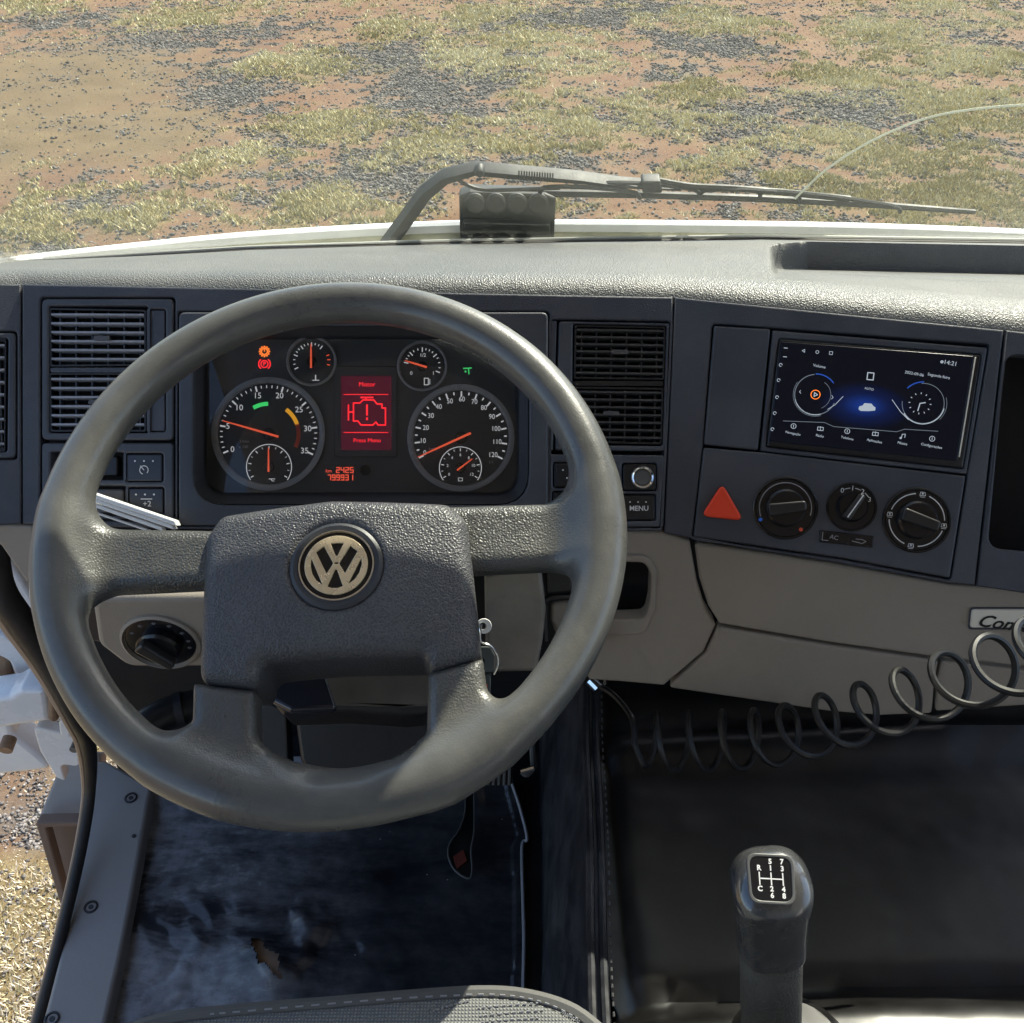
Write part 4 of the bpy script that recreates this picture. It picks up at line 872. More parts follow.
def seg7(s, u, v, w_, h):
    for ch in s:
        q = {'a': ((0, h), (w_, h)), 'b': ((w_, h), (w_, h/2)), 'c': ((w_, h/2), (w_, 0)), 'd': ((0, 0), (w_, 0)), 'e': ((0, 0), (0, h/2)), 'f': ((0, h/2), (0, h)), 'g': ((0, h/2), (w_, h/2))}
        for c_ in SEG[ch]: (a, b_), (c2, d2) = q[c_]; mb.stroke([PC.px(u+a, v-b_, .0013), PC.px(u+c2, v-d2, .0013)], 1.0*kc_, .0013)
        u += w_+1.7
seg7('2425', 336.5, 472.5, 2.9, 5); seg7('799931', 328, 480, 2.7, 5); mb.text('km', *PC.px(329, 471), 5*kc_, .0014); mb.build('lettering', M['odo'], od, PC.M)
c = PC.px(365.5, 470); mb = MB(); mb.disc(*c, [(.0052, 0), (.0048, .006), (.0038, .007)], 24); mb.build('reset_button', M['gloss'], IC, PC.M)
mb = MB(); c = PC.px(264.5, 351.5); mb.arc(*c, 3*kc_, 0, 360, 1.1*kc_, 0, 20)
for a in range(0, 360, 30): mb.stroke([(c[0]+4.3*kc_*cos(radians(a)), c[1]+4.3*kc_*sin(radians(a))), (c[0]+5.4*kc_*cos(radians(a)), c[1]+5.4*kc_*sin(radians(a)))], 1.3*kc_, 0)
mb.arc(*c, 4.4*kc_, 0, 360, .7*kc_, 0, 20); mb.stroke([c, (c[0], c[1]+2*kc_)], 1*kc_, 0); mb.build('warning_lamp', M['emorange'], IC, PC.M)
mb = MB(); c = PC.px(264.5, 364); mb.poly([circle(*c, 4.0*kc_, 24), circle(*c, 3.0*kc_, 20)], 0, .0003); mb.text('P', *c, 5.5*kc_, .0002, bold=.0001)
mb.arc(*c, 5.8*kc_, 130, 230, 1.1*kc_, 0, 8); mb.arc(*c, 5.8*kc_, -50, 50, 1.1*kc_, 0, 8); mb.build('warning_lamp', M['emred'], IC, PC.M)
mb = MB(); mb.stroke([PC.px(463.5, 368.5), PC.px(471.5, 368)], 1.2*kc_, 0); mb.stroke([PC.px(468.5, 368.5), PC.px(469, 374)], 1.2*kc_, 0); c = PC.px(465.5, 371.5); mb.poly([circle(*c, 1*kc_, 10)], 0, .0003); mb.build('warning_lamp', M['emgreen'], IC, PC.M)

# ---------------------------------------------------------------- head unit
HU = thing('head_unit', PR.world(870, 460), 'wide black touch screen media unit showing blue car home screen', 'media player')
HQ = [(779.5, 338.5), (981.5, 354.5), (963.5, 468.5), (766.5, 446.5)]
panel('housing', PR, HQ, z0=-.02, z1=.0005, bev=.002, mat='black', parent=HU, r=.001)
SQ = [(781.5, 341.5), (974, 356), (957, 461), (769, 441)]
scr = panel('screen', PR, SQ, z0=0, z1=.003, bev=.0008, mat='screen', parent=HU, r=.001)
panel('trim_line', PR, [(974.8, 357), (976.2, 357), (960, 457), (958.6, 457)], z0=0, z1=.0025, bev=.0003, mat='alu', parent=HU, r=0)
z_ = .0032
def q7(x, y): return PR.px(760+x*.258, 310+y*.258, z_)
kr = PR.scale(870, 400)*.258; rot = radians(-5.5)
W_, G_, B_ = MB(), MB(), MB()
def T(mbx, s, x, y, h): mbx.text(s, *q7(x, y), h*kr, z_, rot=rot)
T(W_, 'Navegação', 128, 478, 14); T(W_, 'Rádio', 232, 488, 14); T(W_, 'Telefone', 338, 497, 14); T(W_, 'Aplicações', 444, 508, 14); T(W_, 'Música', 552, 517, 14); T(W_, 'Configurações', 665, 527, 14)
T(W_, '14:21', 738, 206, 24); T(W_, 'Volume', 230, 218, 16); T(W_, '2022-09-06', 598, 247, 16); T(W_, 'Segunda-feira', 693, 256, 16); T(W_, 'AUTO', 423, 306, 13)
c = q7(705, 201); W_.arc(*c, 4*kr, 0, 360, 4*kr, z_, 10)
for i_, (x, y) in enumerate(((130, 450), (234, 460), (338, 470), (447, 480), (554, 490), (667, 499))):
    c = q7(x, y)
    if i_ in (0, 2, 5): W_.arc(*c, 10*kr, 0, 360, 2.2*kr, z_, 16); W_.stroke([(c[0], c[1]-5*kr), (c[0], c[1]+5*kr)], 2.5*kr, z_)
    elif i_ in (1, 3): W_.stroke([(c[0]-11*kr, c[1]-7*kr), (c[0]+11*kr, c[1]-7*kr), (c[0]+11*kr, c[1]+6*kr), (c[0]-11*kr, c[1]+6*kr)], 2.5*kr, z_, True); W_.stroke([(c[0], c[1]-7*kr), (c[0], c[1]+9*kr)], 2.2*kr, z_)
    else: W_.stroke([(c[0]-5*kr, c[1]-7*kr), (c[0]-4*kr, c[1]+8*kr), (c[0]+8*kr, c[1]+10*kr), (c[0]+7*kr, c[1]-4*kr)], 2.5*kr, z_); W_.arc(c[0]-8*kr, c[1]-7*kr, 3*kr, 0, 360, 3*kr, z_, 8)
c = q7(168, 158); W_.stroke([(c[0]+5*kr, c[1]+6*kr), (c[0]-5*kr, c[1]), (c[0]+5*kr, c[1]-6*kr)], 2*kr, z_, True); W_.arc(*q7(222, 163), 6*kr, 0, 360, 2*kr, z_, 14)
c = q7(275, 167); W_.stroke([(c[0]-6*kr, c[1]-6*kr), (c[0]+6*kr, c[1]-6*kr), (c[0]+6*kr, c[1]+6*kr), (c[0]-6*kr, c[1]+6*kr)], 2*kr, z_, True)
c = q7(428, 257); W_.stroke([(c[0]-12*kr, c[1]-14*kr), (c[0]+12*kr, c[1]-14*kr), (c[0]+12*kr, c[1]+14*kr), (c[0]-12*kr, c[1]+14*kr)], 4*kr, z_, True)
for x, y in ((80, 213), (72, 272), (66, 338), (57, 400), (48, 462)): c = q7(x, y); W_.arc(*c, 6*kr, 0, 300, 2.4*kr, z_, 10)
W_.stroke([q7(93, 147), q7(106, 148)], 3*kr, z_); W_.stroke([q7(90, 181), q7(103, 182)], 3*kr, z_)
# dials of the home screen
c = q7(215, 328); G_.arc(*c, 82*kr, 100, 340, 3.5*kr, z_, 40); G_.arc(*c, 88*kr, 150, 290, 2*kr, z_, 20); B_.arc(*c, 84*kr, 40, 95, 5*kr, z_, 16); G_.arc(*c, 60*kr, -60, 60, 2*kr, z_, 20)
W_.arc(*c, 82*kr, 200, 290, 4*kr, z_, 20); W_.stroke([(c[0]-5*kr, c[1]+8*kr), (c[0]-5*kr, c[1]-8*kr), (c[0]+8*kr, c[1])], 3.5*kr, z_, True)
O_ = MB(); O_.arc(*c, 18*kr, 0, 360, 3*kr, z_, 24)
W_.stroke([(c[0]-60*kr, c[1]+12*kr), (c[0]-64*kr, c[1]+5*kr), (c[0]-58*kr, c[1]-1*kr)], 2.2*kr, z_); W_.stroke([(c[0]+64*kr, c[1]+3*kr), (c[0]+70*kr, c[1]-5*kr), (c[0]+64*kr, c[1]-12*kr)], 2.2*kr, z_)
c = q7(632, 362); G_.arc(*c, 80*kr, 180, 460, 2.6*kr, z_, 50); W_.arc(*c, 82*kr, 215, 350, 4*kr, z_, 30); B_.arc(*c, 86*kr, 95, 140, 5*kr, z_, 14); G_.arc(*c, 90*kr, -40, 20, 2*kr, z_, 14)
c = q7(620, 362)
for a in range(0, 360, 30): W_.stroke([(c[0]+38*kr*cos(radians(a)), c[1]+38*kr*sin(radians(a))), (c[0]+43*kr*cos(radians(a)), c[1]+43*kr*sin(radians(a)))], 3*kr, z_)
W_.stroke([c, (c[0]-5*kr, c[1]-30*kr)], 4*kr, z_); W_.stroke([c, (c[0]+20*kr, c[1]+5*kr)], 4*kr, z_)
W_.stroke([q7(322, 335), q7(290, 368), q7(262, 385)], 2.5*kr, z_); W_.stroke([q7(512, 348), q7(545, 395), q7(575, 425)], 2.5*kr, z_)
G_.stroke([q7(90, 430), q7(250, 436), q7(285, 452), q7(530, 472), q7(560, 462), q7(690, 470)], 2.4*kr, z_)
W_.poly([rounded([q7(*p) for p in ((382, 385), (384, 374), (398, 370), (404, 361), (432, 363), (440, 373), (448, 378), (446, 390), (420, 392), (390, 391))], .0006, 3)], z_, z_+.0002)
W_.build('lettering', M['emwhite'], scr, PR.M); G_.build('dial_lines', M['emgrey'], scr, PR.M); B_.build('blue_arcs', M['emblue'], scr, PR.M); O_.build('play_ring', M['emorange'], scr, PR.M)
#==WHEEL==
# ---------------------------------------------------------------- steering wheel
TAU = radians(24.48)
WO = CAM + RT*-.13799 + UP*-.01129 + FW*.76528
ey = UP*cos(TAU)+FW*sin(TAU)
PWh = Plane(WO, RT, ey)
SW = thing('steering_wheel', WO, 'large dark grey four spoke steering wheel with round badge on its hub', 'steering wheel')
def W2(pts, z=0): return [PWh.px(u, v, z) for u, v in pts]
def build_wheel():
    h = .0020; b0, b1 = (-.235, -.235, -.062), (.235, .235, .030)
    (X, Y, Z), org = grid(b0, b1, h)
    ang = np.arctan2(Y, X)
    # grip thickening near the side spokes
    R0 = .2075; rr = .0172+.0012*np.exp(-((np.abs(ang)-.0)/.35)**2)+.0012*np.exp(-((pi-np.abs(ang))/.35)**2)
    F = np.hypot((np.hypot(X, Y)-R0)*1.0, Z*.98)-rr
    x2, y2 = X[:, :, 0], Y[:, :, 0]
    def ex(pts, zc, z0, z1, r): return sdext(sdpoly(x2, y2, W2(pts, zc))[:, :, None], Z, z0, z1, r)
    sp = ex([(60, 514), (110, 527), (235, 529), (235, 584), (110, 590), (62, 600)], -.006, -.028, -.002, .011)
    F = smin(F, sp, .030)
    sp = ex([(440, 505), (545, 502), (594, 488), (594, 562), (560, 566), (440, 572)], -.006, -.028, -.002, .011)
    F = smin(F, sp, .030)
    lo = ex([(194, 684), (256, 691), (257, 735), (266, 757), (300, 776), (300, 800), (225, 800), (160, 770), (180, 735), (193, 722)], -.004, -.030, .004, .009)
    F = smin(F, lo, .022)
    lo = ex([(428, 674), (483, 659), (487, 690), (497, 715), (530, 715), (505, 755), (450, 795), (380, 800), (385, 776), (416, 755), (427, 735)], -.004, -.030, .004, .009)
    F = smin(F, lo, .022)
    lo = ex([(266, 752), (292, 765), (340, 768), (396, 765), (420, 748), (430, 800), (262, 800)], -.004, -.026, .000, .009)
    F = smin(F, lo, .014)
    nets(F, org, 'rim', M['rubberwheel'], SW, PWh.M)
build_wheel()
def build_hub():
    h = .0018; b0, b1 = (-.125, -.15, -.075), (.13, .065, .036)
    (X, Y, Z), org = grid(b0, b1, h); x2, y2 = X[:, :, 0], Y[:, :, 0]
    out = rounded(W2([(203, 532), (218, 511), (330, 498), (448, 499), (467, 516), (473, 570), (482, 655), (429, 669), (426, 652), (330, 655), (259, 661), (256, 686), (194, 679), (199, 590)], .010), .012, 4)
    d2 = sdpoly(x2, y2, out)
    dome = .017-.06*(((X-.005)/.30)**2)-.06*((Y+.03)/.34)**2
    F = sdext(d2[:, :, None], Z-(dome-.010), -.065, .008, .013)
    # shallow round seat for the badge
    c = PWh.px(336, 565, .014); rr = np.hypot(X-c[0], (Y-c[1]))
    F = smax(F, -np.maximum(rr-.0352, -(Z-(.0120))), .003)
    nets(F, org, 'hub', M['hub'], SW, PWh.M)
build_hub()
c = PWh.px(336.5, 565.5, .014); Mb = PWh.M @ Matrix.Translation((c[0], c[1], .0105)) @ Matrix.Rotation(radians(1.5), 4, 'Z') @ Matrix.Scale(.855, 4)
mb = MB(); mb.disc(0, 0, [(.0405, 0), (.040, .004), (.037, .0058), (.0335, .0052), (.0315, .0025), (.031, .0015)], 64); bg_ = mb.build('badge', M['hubring'] if 'hubring' in M else M['clus'], SW, Mb, recentre=False)
mb = MB(); mb.loft([[(r_*cos(a), r_*sin(a), z) for a in np.linspace(0, 2*pi, 60, endpoint=False)] for r_, z in ((.0335, .0045), (.0325, .0062), (.0312, .0062), (.0305, .004))]); mb.build('ring', M['chrome'], bg_, Mb, recentre=False)
mb = MB(); mb.disc(0, 0, [(.0305, .001), (.0305, .0035), (.030, .004)], 60); mb.build('disc', M['gloss'], bg_, Mb, recentre=False)
RL = .0272
cells = [[(-.21, .74), (.21, .74), (.03, .31), (-.03, .31)], [(-.66, .45), (-.42, .64), (-.10, .06), (-.13, -.02), (-.29, -.29)][::1], [(.66, .45), (.42, .64), (.10, .06), (.13, -.02), (.29, -.29)],
         [(-.03, -.16), (.03, -.16), (.24, -.72), (.1, -.78), (-.1, -.78), (-.24, -.72)], [(-.79, .22), (-.40, -.66), (-.6, -.51), (-.74, -.28), (-.81, 0)], [(.79, .22), (.40, -.66), (.6, -.51), (.74, -.28), (.81, 0)], [(-.07, .085), (.07, .085), (.055, .03), (-.055, .03)]]
mb = MB(); mb.poly([circle(0, 0, RL, 56)]+[[(x*RL, y*RL) for x, y in cell] for cell in cells], .004, .0062, .0004, 1); mb.build('emblem', M['gold'], bg_, Mb, recentre=False)

# ---------------------------------------------------------------- steering column, stalks, key
SCo = thing('steering_column', atd(340, 720, .95), 'black steering column shroud seen through the gap below the hub', 'steering column')
PCo = Plane(atd(340, 690, .86), RT, (0, .85, .5))
panel('shroud', PCo, [(255, 650), (440, 640), (440, 712), (400, 716), (345, 712), (282, 714), (262, 690)], z0=-.06, z1=0, bev=.008, mat='shroud' if 'shroud' in M else 'black', parent=SCo, r=.006)
PC2 = Plane(atd(340, 740, .94), RT, (0, .5, .85))
panel('lower_shroud', PC2, [(292, 700), (440, 690), (440, 800), (320, 800), (300, 760)], z0=-.03, z1=0, bev=.004, mat='black', parent=SCo, r=.004)
panel('side_plate', PC2, [(250, 690), (286, 712), (290, 800), (262, 800)], z0=-.03, z1=-.006, bev=.002, mat='black', parent=SCo, r=.002)
lv = MB(); lvp = [atd(262, 682, .83), atd(290, 693, .82), atd(330, 690, .825)]
PCl = Plane(atd(300, 695, .835), RT, (0, .9, .4))
M['lever'] = plastic('lever_gloss', (.02, .021, .03), .16, 0, coat=.5)
panel('release_lever', PCl, [(259, 679), (326, 674), (337, 709), (290, 711), (272, 702)], z0=-.012, z1=0, bev=.004, mat='lever', parent=SCo, r=.004)
for u, v in ((316, 712), (388, 705), (413, 717)):
    mb = MB(); c = PC2.px(u, v); mb.disc(c[0], c[1], [(.008, 0), (.008, .001), (.006, .0015), (.0045, -.002)], 18); mb.build('screw', M['black'], SCo, PC2.M @ Matrix.Translation((0, 0, .0)))
# grey steering column cover at the right
CC = thing('column_cover', atd(510, 640, .98), 'stained grey beige cover plate beside the ignition key', 'cover')
PCC = Plane(atd(510, 620, .93), (1, 0, 0), (0, .3, 1))
M['stain'] = plastic('stained_trim', (.22, .20, .17), .45, .35, 700, .25, 18, dust=.45, dustcol=(.2, .19, .17))
panel('plate', PCC, [(484, 575), (541, 566), (546, 610), (543, 640), (537, 672), (486, 673)], z0=-.05, z1=0, bev=.004, mat='stain', parent=CC, r=.004)
panel('top_flap', PCC, [(440, 568), (560, 556), (560, 564), (484, 577), (440, 578)], z0=-.05, z1=.012, bev=.003, mat='stain', parent=CC, r=.002)
BX = thing('switch_stalk_base', atd(557, 590, .97), 'black stalk base and pale lever right of the column cover', 'switch')
panel('base', PCC, [(546, 566), (574, 566), (574, 594), (546, 596)], z0=-.04, z1=-.004, bev=.004, mat='black', parent=BX, r=.004)
mb = MB(); tube(mb, smooth_path([PCC.world(545, 640, -.01), PCC.world(544, 610, -.01), PCC.world(550, 598, -.008), PCC.world(575, 596, -.01)], 6), .004, 8); mb.build('hose', M['black'], BX)
panel('pale_lever', PCC, [(550, 602), (600, 600), (600, 660), (558, 640), (550, 620)], z0=-.03, z1=-.012, bev=.004, mat='stain', parent=BX, r=.006)
KY = thing('ignition_key', atd(487, 650, .9), 'car key in the ignition with a silver ring and grey bow', 'key')
PK = Plane(atd(487, 650, .885), RT, (0, .5, .85))
mb = MB(); cpt = PK.px(484, 626); mb.poly([circle(*cpt, .0068, 24), circle(cpt[0]-.001, cpt[1], .0032, 16)], -.001, .001, .0004); mb.build('tag', M['strip'], KY, PK.M)
mb = MB(); tube(mb, smooth_path([PK.world(481, 624, .002), PK.world(480, 632, .003), PK.world(481, 642, .002), PK.world(490, 646, .002), PK.world(497, 655, .002), PK.world(498, 665, .002), PK.world(494, 674, 0)], 6), .0013, 8); mb.build('ring', M['chrome'], KY)
M['keygrey'] = plastic('key_grey', (.07, .08, .08), .4, 0)
mb = MB(); mb.poly([rounded(Lp(PK, [(479, 647), (490, 647), (495, 656), (494, 672), (479, 672)]), .003), circle(*PK.px(482, 660), .004, 16)], -.004, .002, .0012); mb.build('bow', M['keygrey'], KY, PK.M)
mb = MB(); tube(mb, [PK.world(482, 658, -.002), PK.world(474, 655, -.03)], .006, 12); mb.build('barrel', M['chrome'], KY)
mb = MB(); mb.poly([rounded(Lp(PK, [(480, 674), (491, 674), (490, 700), (481, 700)]), .001)], -.004, 0, .0008); mb.build('fob', M['keygrey'], KY, PK.M)
mb = MB(); mb.poly([circle(*PK.px(484.5, 686), .0026, 14)], -.002, .001); mb.build('fob_mark', M['red'], KY, PK.M)
# white ribbed strip behind the left spoke
ST = thing('ribbed_strip', PM.world(140, 515, .03), 'silver white ribbed plastic strip wedged behind the left spoke', 'strip')
PS = Plane(PM.world(140, 512, .02), PM.ex, PM.ey)
for i_, (a, b_) in enumerate((((86, 492.5), (176, 523)), ((86, 497.5), (172, 527)), ((86, 503), (160, 529)), ((86, 511), (148, 532)))):
    th = (5, 4.2, 4, 2.2)[i_]
    mb = MB(); mb.poly([rounded(Lp(PS, [(a[0], a[1]-th/2), (b_[0], b_[1]-th/2), (b_[0]+3, b_[1]+th/2+1), (a[0], a[1]+th/2)]), .001)], -.008-.002*i_, .004-.004*i_, .001); mb.build('rib', M['strip'], ST, PS.M)
#==LOWER==
# ---------------------------------------------------------------- engine cover, floor, seat
def surf(name, grid_pts, mat, parent=None, ang=60):
    G = np.array([[tuple(p) for p in r] for r in grid_pts]); nu, nv = G.shape[:2]; i = np.arange(nu*nv).reshape(nu, nv)
    Q = np.stack([i[:-1, :-1].ravel(), i[1:, :-1].ravel(), i[1:, 1:].ravel(), i[:-1, 1:].ravel()], 1)
    me = np_mesh(name, G.reshape(-1, 3), Q); finish(me, mat, ang); return link(bpy.data.objects.new(name, me), Matrix(), parent)
EC = thing('engine_cover', (.5, .5, TUNZ), 'black vinyl covered engine cover between the seats under the dashboard', 'engine cover')
def vary(x, y): return (fbm(np.array([x]), np.array([y]), 5, 61, 3)[0]-.5)
def ec_grid():
    rows = []
    for x in np.arange(.085, 1.30, .012):
        row = []
        for y in np.arange(-.5, .93, .012):
            z = TUNZ + .012*vary(x, y)
            z += .030*np.exp(-((y-(.70+.02*x))/.022)**2)*(.4+.6*min(1, max(0, (x-.15)/.3)))       # rolled fold below the dash
            yr = .400+.07*(x-.12)+.012*sin(x*7)
            z += .030/(1+math.exp((y-yr)/.006))-.012*math.exp(-((y-yr-.022)/.012)**2)                      # near hump in front of the lever
            if x < .12: z -= .03*((.12-x)/.035)**2
            row.append((x, y, z))
        rows.append(row)
    return rows
surf('cover_top', ec_grid(), M['vinyl'], EC)
rows = []
for y in np.arange(-.5, .95, .012):
    row = []
    for t in np.linspace(0, 1, 22):
        x = .086-.050*t+.012*vary(y*2, t*1.5)*t-.006*sin(t*pi)*(1+sin(y*22)*.4); row.append((x, y, TUNZ-.028-(TUNZ-.03-FLOORZ)*t))
    rows.append(row)
M['vinylside'] = plastic('worn_vinyl_side', (.016, .017, .022), .45, .3, 40, .4, 9, dust=.5, dustcol=(.11, .11, .115), dist=.004)
surf('cover_side', rows, M['vinylside'], EC)
mb = MB(); pip = smooth_path([atz(591, 684, TUNZ+.004), atz(591, 740, TUNZ+.002), atz(594, 800, TUNZ-.0), atz(596, 860, TUNZ-.0), atz(597, 940, TUNZ), atz(599, 1010, TUNZ+.02), atz(604, 1100, TUNZ+.03)], 8)
for dx in (-.0055, .0055):
    mb = MB(); tube(mb, [p+Vector((dx, 0, -.002)) for p in pip], .0042, 8); mb.build('piping', M['piping'] if 'piping' in M else M['vinylside'], EC)
mb = MB()
for i_ in range(0, len(pip)-1):
    a = pip[i_].lerp(pip[i_+1], .25); b_ = pip[i_].lerp(pip[i_+1], .7); tube(mb, [a+Vector((.012, 0, .001)), b_+Vector((.012, 0, .001))], .0009, 5)
tag(mb.build('stitching', M['slattab'], EC), kind='stuff')
# driver's mat, with a ragged tear
MT = thing('floor_mat', (-.25, .7, FLOORZ), 'worn bluish black vinyl floor mat with a torn hole', 'floor mat')
def mat_outline():
    L = [(146, 788), (200, 780), (300, 775), (420, 774), (500, 776), (512, 786), (521, 812), (527, 838), (522, 846), (523, 900), (524, 940), (523, 1000), (524, 1060), (88, 1060), (98, 1023), (120, 900)]
    return [atz(u, v, FLOORZ+.012)[:2] for u, v in L]
MO = mat_outline()
hole = [atz(u, v, FLOORZ+.02)[:2] for u, v in ((252, 939), (259, 938), (264, 947), (272, 952), (279, 958), (277, 968), (281, 977), (276, 975), (268, 968), (260, 964), (256, 955))]
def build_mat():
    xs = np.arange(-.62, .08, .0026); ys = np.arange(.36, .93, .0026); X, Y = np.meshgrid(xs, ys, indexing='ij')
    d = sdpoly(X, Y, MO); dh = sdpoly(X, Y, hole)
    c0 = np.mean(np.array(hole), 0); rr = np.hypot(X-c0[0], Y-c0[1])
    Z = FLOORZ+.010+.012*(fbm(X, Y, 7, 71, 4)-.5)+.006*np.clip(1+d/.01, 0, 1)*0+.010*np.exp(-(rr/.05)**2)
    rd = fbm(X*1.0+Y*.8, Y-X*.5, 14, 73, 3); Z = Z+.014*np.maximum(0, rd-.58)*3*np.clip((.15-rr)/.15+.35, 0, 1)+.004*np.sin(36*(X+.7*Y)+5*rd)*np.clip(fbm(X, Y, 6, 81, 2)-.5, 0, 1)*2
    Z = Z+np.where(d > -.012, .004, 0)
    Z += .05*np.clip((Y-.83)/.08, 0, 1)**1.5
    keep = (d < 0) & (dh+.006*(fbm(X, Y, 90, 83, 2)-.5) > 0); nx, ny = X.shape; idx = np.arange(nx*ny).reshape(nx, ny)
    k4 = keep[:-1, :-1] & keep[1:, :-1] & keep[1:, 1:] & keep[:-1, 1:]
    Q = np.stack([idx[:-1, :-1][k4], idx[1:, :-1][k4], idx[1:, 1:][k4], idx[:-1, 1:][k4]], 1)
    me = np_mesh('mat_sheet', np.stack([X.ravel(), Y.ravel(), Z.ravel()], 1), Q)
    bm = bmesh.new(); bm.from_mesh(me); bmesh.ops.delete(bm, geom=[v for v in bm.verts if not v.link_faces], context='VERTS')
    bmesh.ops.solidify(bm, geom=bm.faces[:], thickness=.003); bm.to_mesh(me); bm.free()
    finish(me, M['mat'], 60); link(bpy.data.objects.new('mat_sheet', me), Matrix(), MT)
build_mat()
mb = MB(); mb.poly([[(x, y) for x, y in rounded([(c[0], c[1]) for c in (atz(235, 925, FLOORZ), atz(300, 925, FLOORZ), atz(300, 990, FLOORZ), atz(235, 990, FLOORZ))], .01)]], FLOORZ+.002, FLOORZ+.006); mb.build('underlay', M['tan'], MT)
mb = MB(); eg = smooth_path([atz(u, v, FLOORZ+.016+max(0, (850-v))*.0005) for u, v in ((512, 784), (520, 808), (527, 838), (522, 846), (523, 900), (524, 940), (523, 990))], 6); tube(mb, eg, .0022, 6); mb.build('edge_binding', M['greyprint'], MT)
# sill
SL = thing('door_sill_trim', (-.57, .6, FLOORZ), 'grey plastic door sill strip with round screws beside the mat', 'sill trim')
sillz = FLOORZ+.034
L_ = [(92, 762), (105, 760), (152, 786), (149, 800), (137, 870), (122, 950), (104, 1030), (92, 1080), (18, 1080), (42, 1023), (66, 930), (84, 840), (92, 790)]
pts = [atz(u, v, sillz)[:2] for u, v in L_]
mb = MB(); mb.poly([pts], FLOORZ-.45, sillz, .005, 3); mb.build('strip', M['sill'], SL)
for u, v in ((131, 798), (91, 907), (52, 1019)):
    c = atz(u, v, sillz); mb = MB(); mb.disc(c.x, c.y, [(.0085, sillz-.001), (.0085, sillz+.0012), (.0065, sillz+.0016), (.0055, sillz-.0008), (.0032, sillz-.0008), (.003, sillz+.001), (.001, sillz+.001)], 24); mb.build('screw', M['black'], SL)
c = atz(134, 836, sillz); mb = MB(); mb.disc(c.x, c.y, [(.003, sillz), (.002, sillz+.002)], 10); mb.build('pin', M['black'], SL)
# door seal
DS = thing('door_seal', (-.62, .8, FLOORZ), 'black rubber door seal curving down along the door opening', 'door seal')
sp_ = [(-20, 470, .98, 14), (-8, 530, .98, 14), (0, 585, .98, 14), (22, 622, 1.0, 14), (50, 665, 1.03, 12), (75, 715, 1.06, 9), (88, 745, 1.10, 8), (90, 790, 1.14, 5.5), (83, 840, 1.12, 5.5), (70, 900, 1.08, 5.5), (54, 965, 1.04, 5.5), (33, 1040, 1.0, 5.5), (14, 1100, .97, 5.5)]
pa = smooth_path([atd(u, v, d*1.12) for u, v, d, _ in sp_], 8)
ra = list(np.interp(np.linspace(0, len(sp_)-1, len(pa)), range(len(sp_)), [r_*.001*d*1.12 for _, _, d, r_ in sp_]))
mb = MB(); tube(mb, pa, ra, 12); mb.build('seal_tube', M['seal'], DS)
pb = [p-RT*r_*1.05-UP*r_*.35-FW*.001 for p, r_ in zip(pa, ra)]
mb = MB(); tube(mb, pb, [r_*.42 for r_ in ra], 8); mb.build('seal_flange', M['sealtan'], DS)
# seat
ST_ = thing('driver_seat', (-.15, .2, FLOORZ), 'grey fabric driver seat cushion front edge in the foreground', 'seat')
seatz = 2.6-.70
so_ = [(112, 1032), (160, 1013), (240, 1003), (330, 996), (400, 990), (480, 985), (530, 989), (575, 1004), (612, 1034)]
fr = [atz(u, v, seatz)[:2] for u, v in so_]
x0, x1 = fr[0][0], fr[-1][0]
out = [tuple(p) for p in fr]+[(x1+.02, .1), (x1+.02, -.25), (x0-.02, -.25), (x0-.02, .1)]
mb = MB(); mb.poly([rounded(out, .03, 4)], seatz-.12, seatz, .014, 4); mb.build('cushion', M['fabric'], ST_)
M['pipe'] = plastic('seat_piping', (.11, .11, .105), .6, .3, 300)
mb = MB(); tube(mb, smooth_path([Vector((x, y-.004, seatz-.004)) for x, y in fr], 5), .0055, 8); mb.build('piping', M['pipe'], ST_)
def stitch(pts):
    P = smooth_path(pts, 10)
    for i_ in range(0, len(P)-1, 2): tube(ms, [P[i_], P[i_+1]], .0007, 4)
ms = MB(); S_ = lambda u, v: atz(u, v, seatz+.0006)
stitch([S_(210, 1014), S_(280, 1008), S_(360, 1001), S_(440, 996), S_(500, 995), S_(545, 1003), S_(580, 1020)])
for a in ((478, 1008, 540, 1003), (480, 1016, 545, 1010), (482, 1022, 540, 1018), (430, 1012, 470, 1000), (562, 1012, 580, 1022)): stitch([S_(a[0], a[1]), S_((a[0]+a[2])/2, (a[1]+a[3])/2-.5), S_(a[2], a[3])])
tag(ms.build('stitching', M['greyprint'], ST_), kind='stuff')
boxw('seat_base', (x0+.06, -.2, FLOORZ), (x1-.06, .2, seatz-.12), M['black'], ST_)
boxw('backrest', (x0-.01, -.62, seatz-.05), (x1+.01, -.45, 2.75), M['fabric'], ST_, .04)

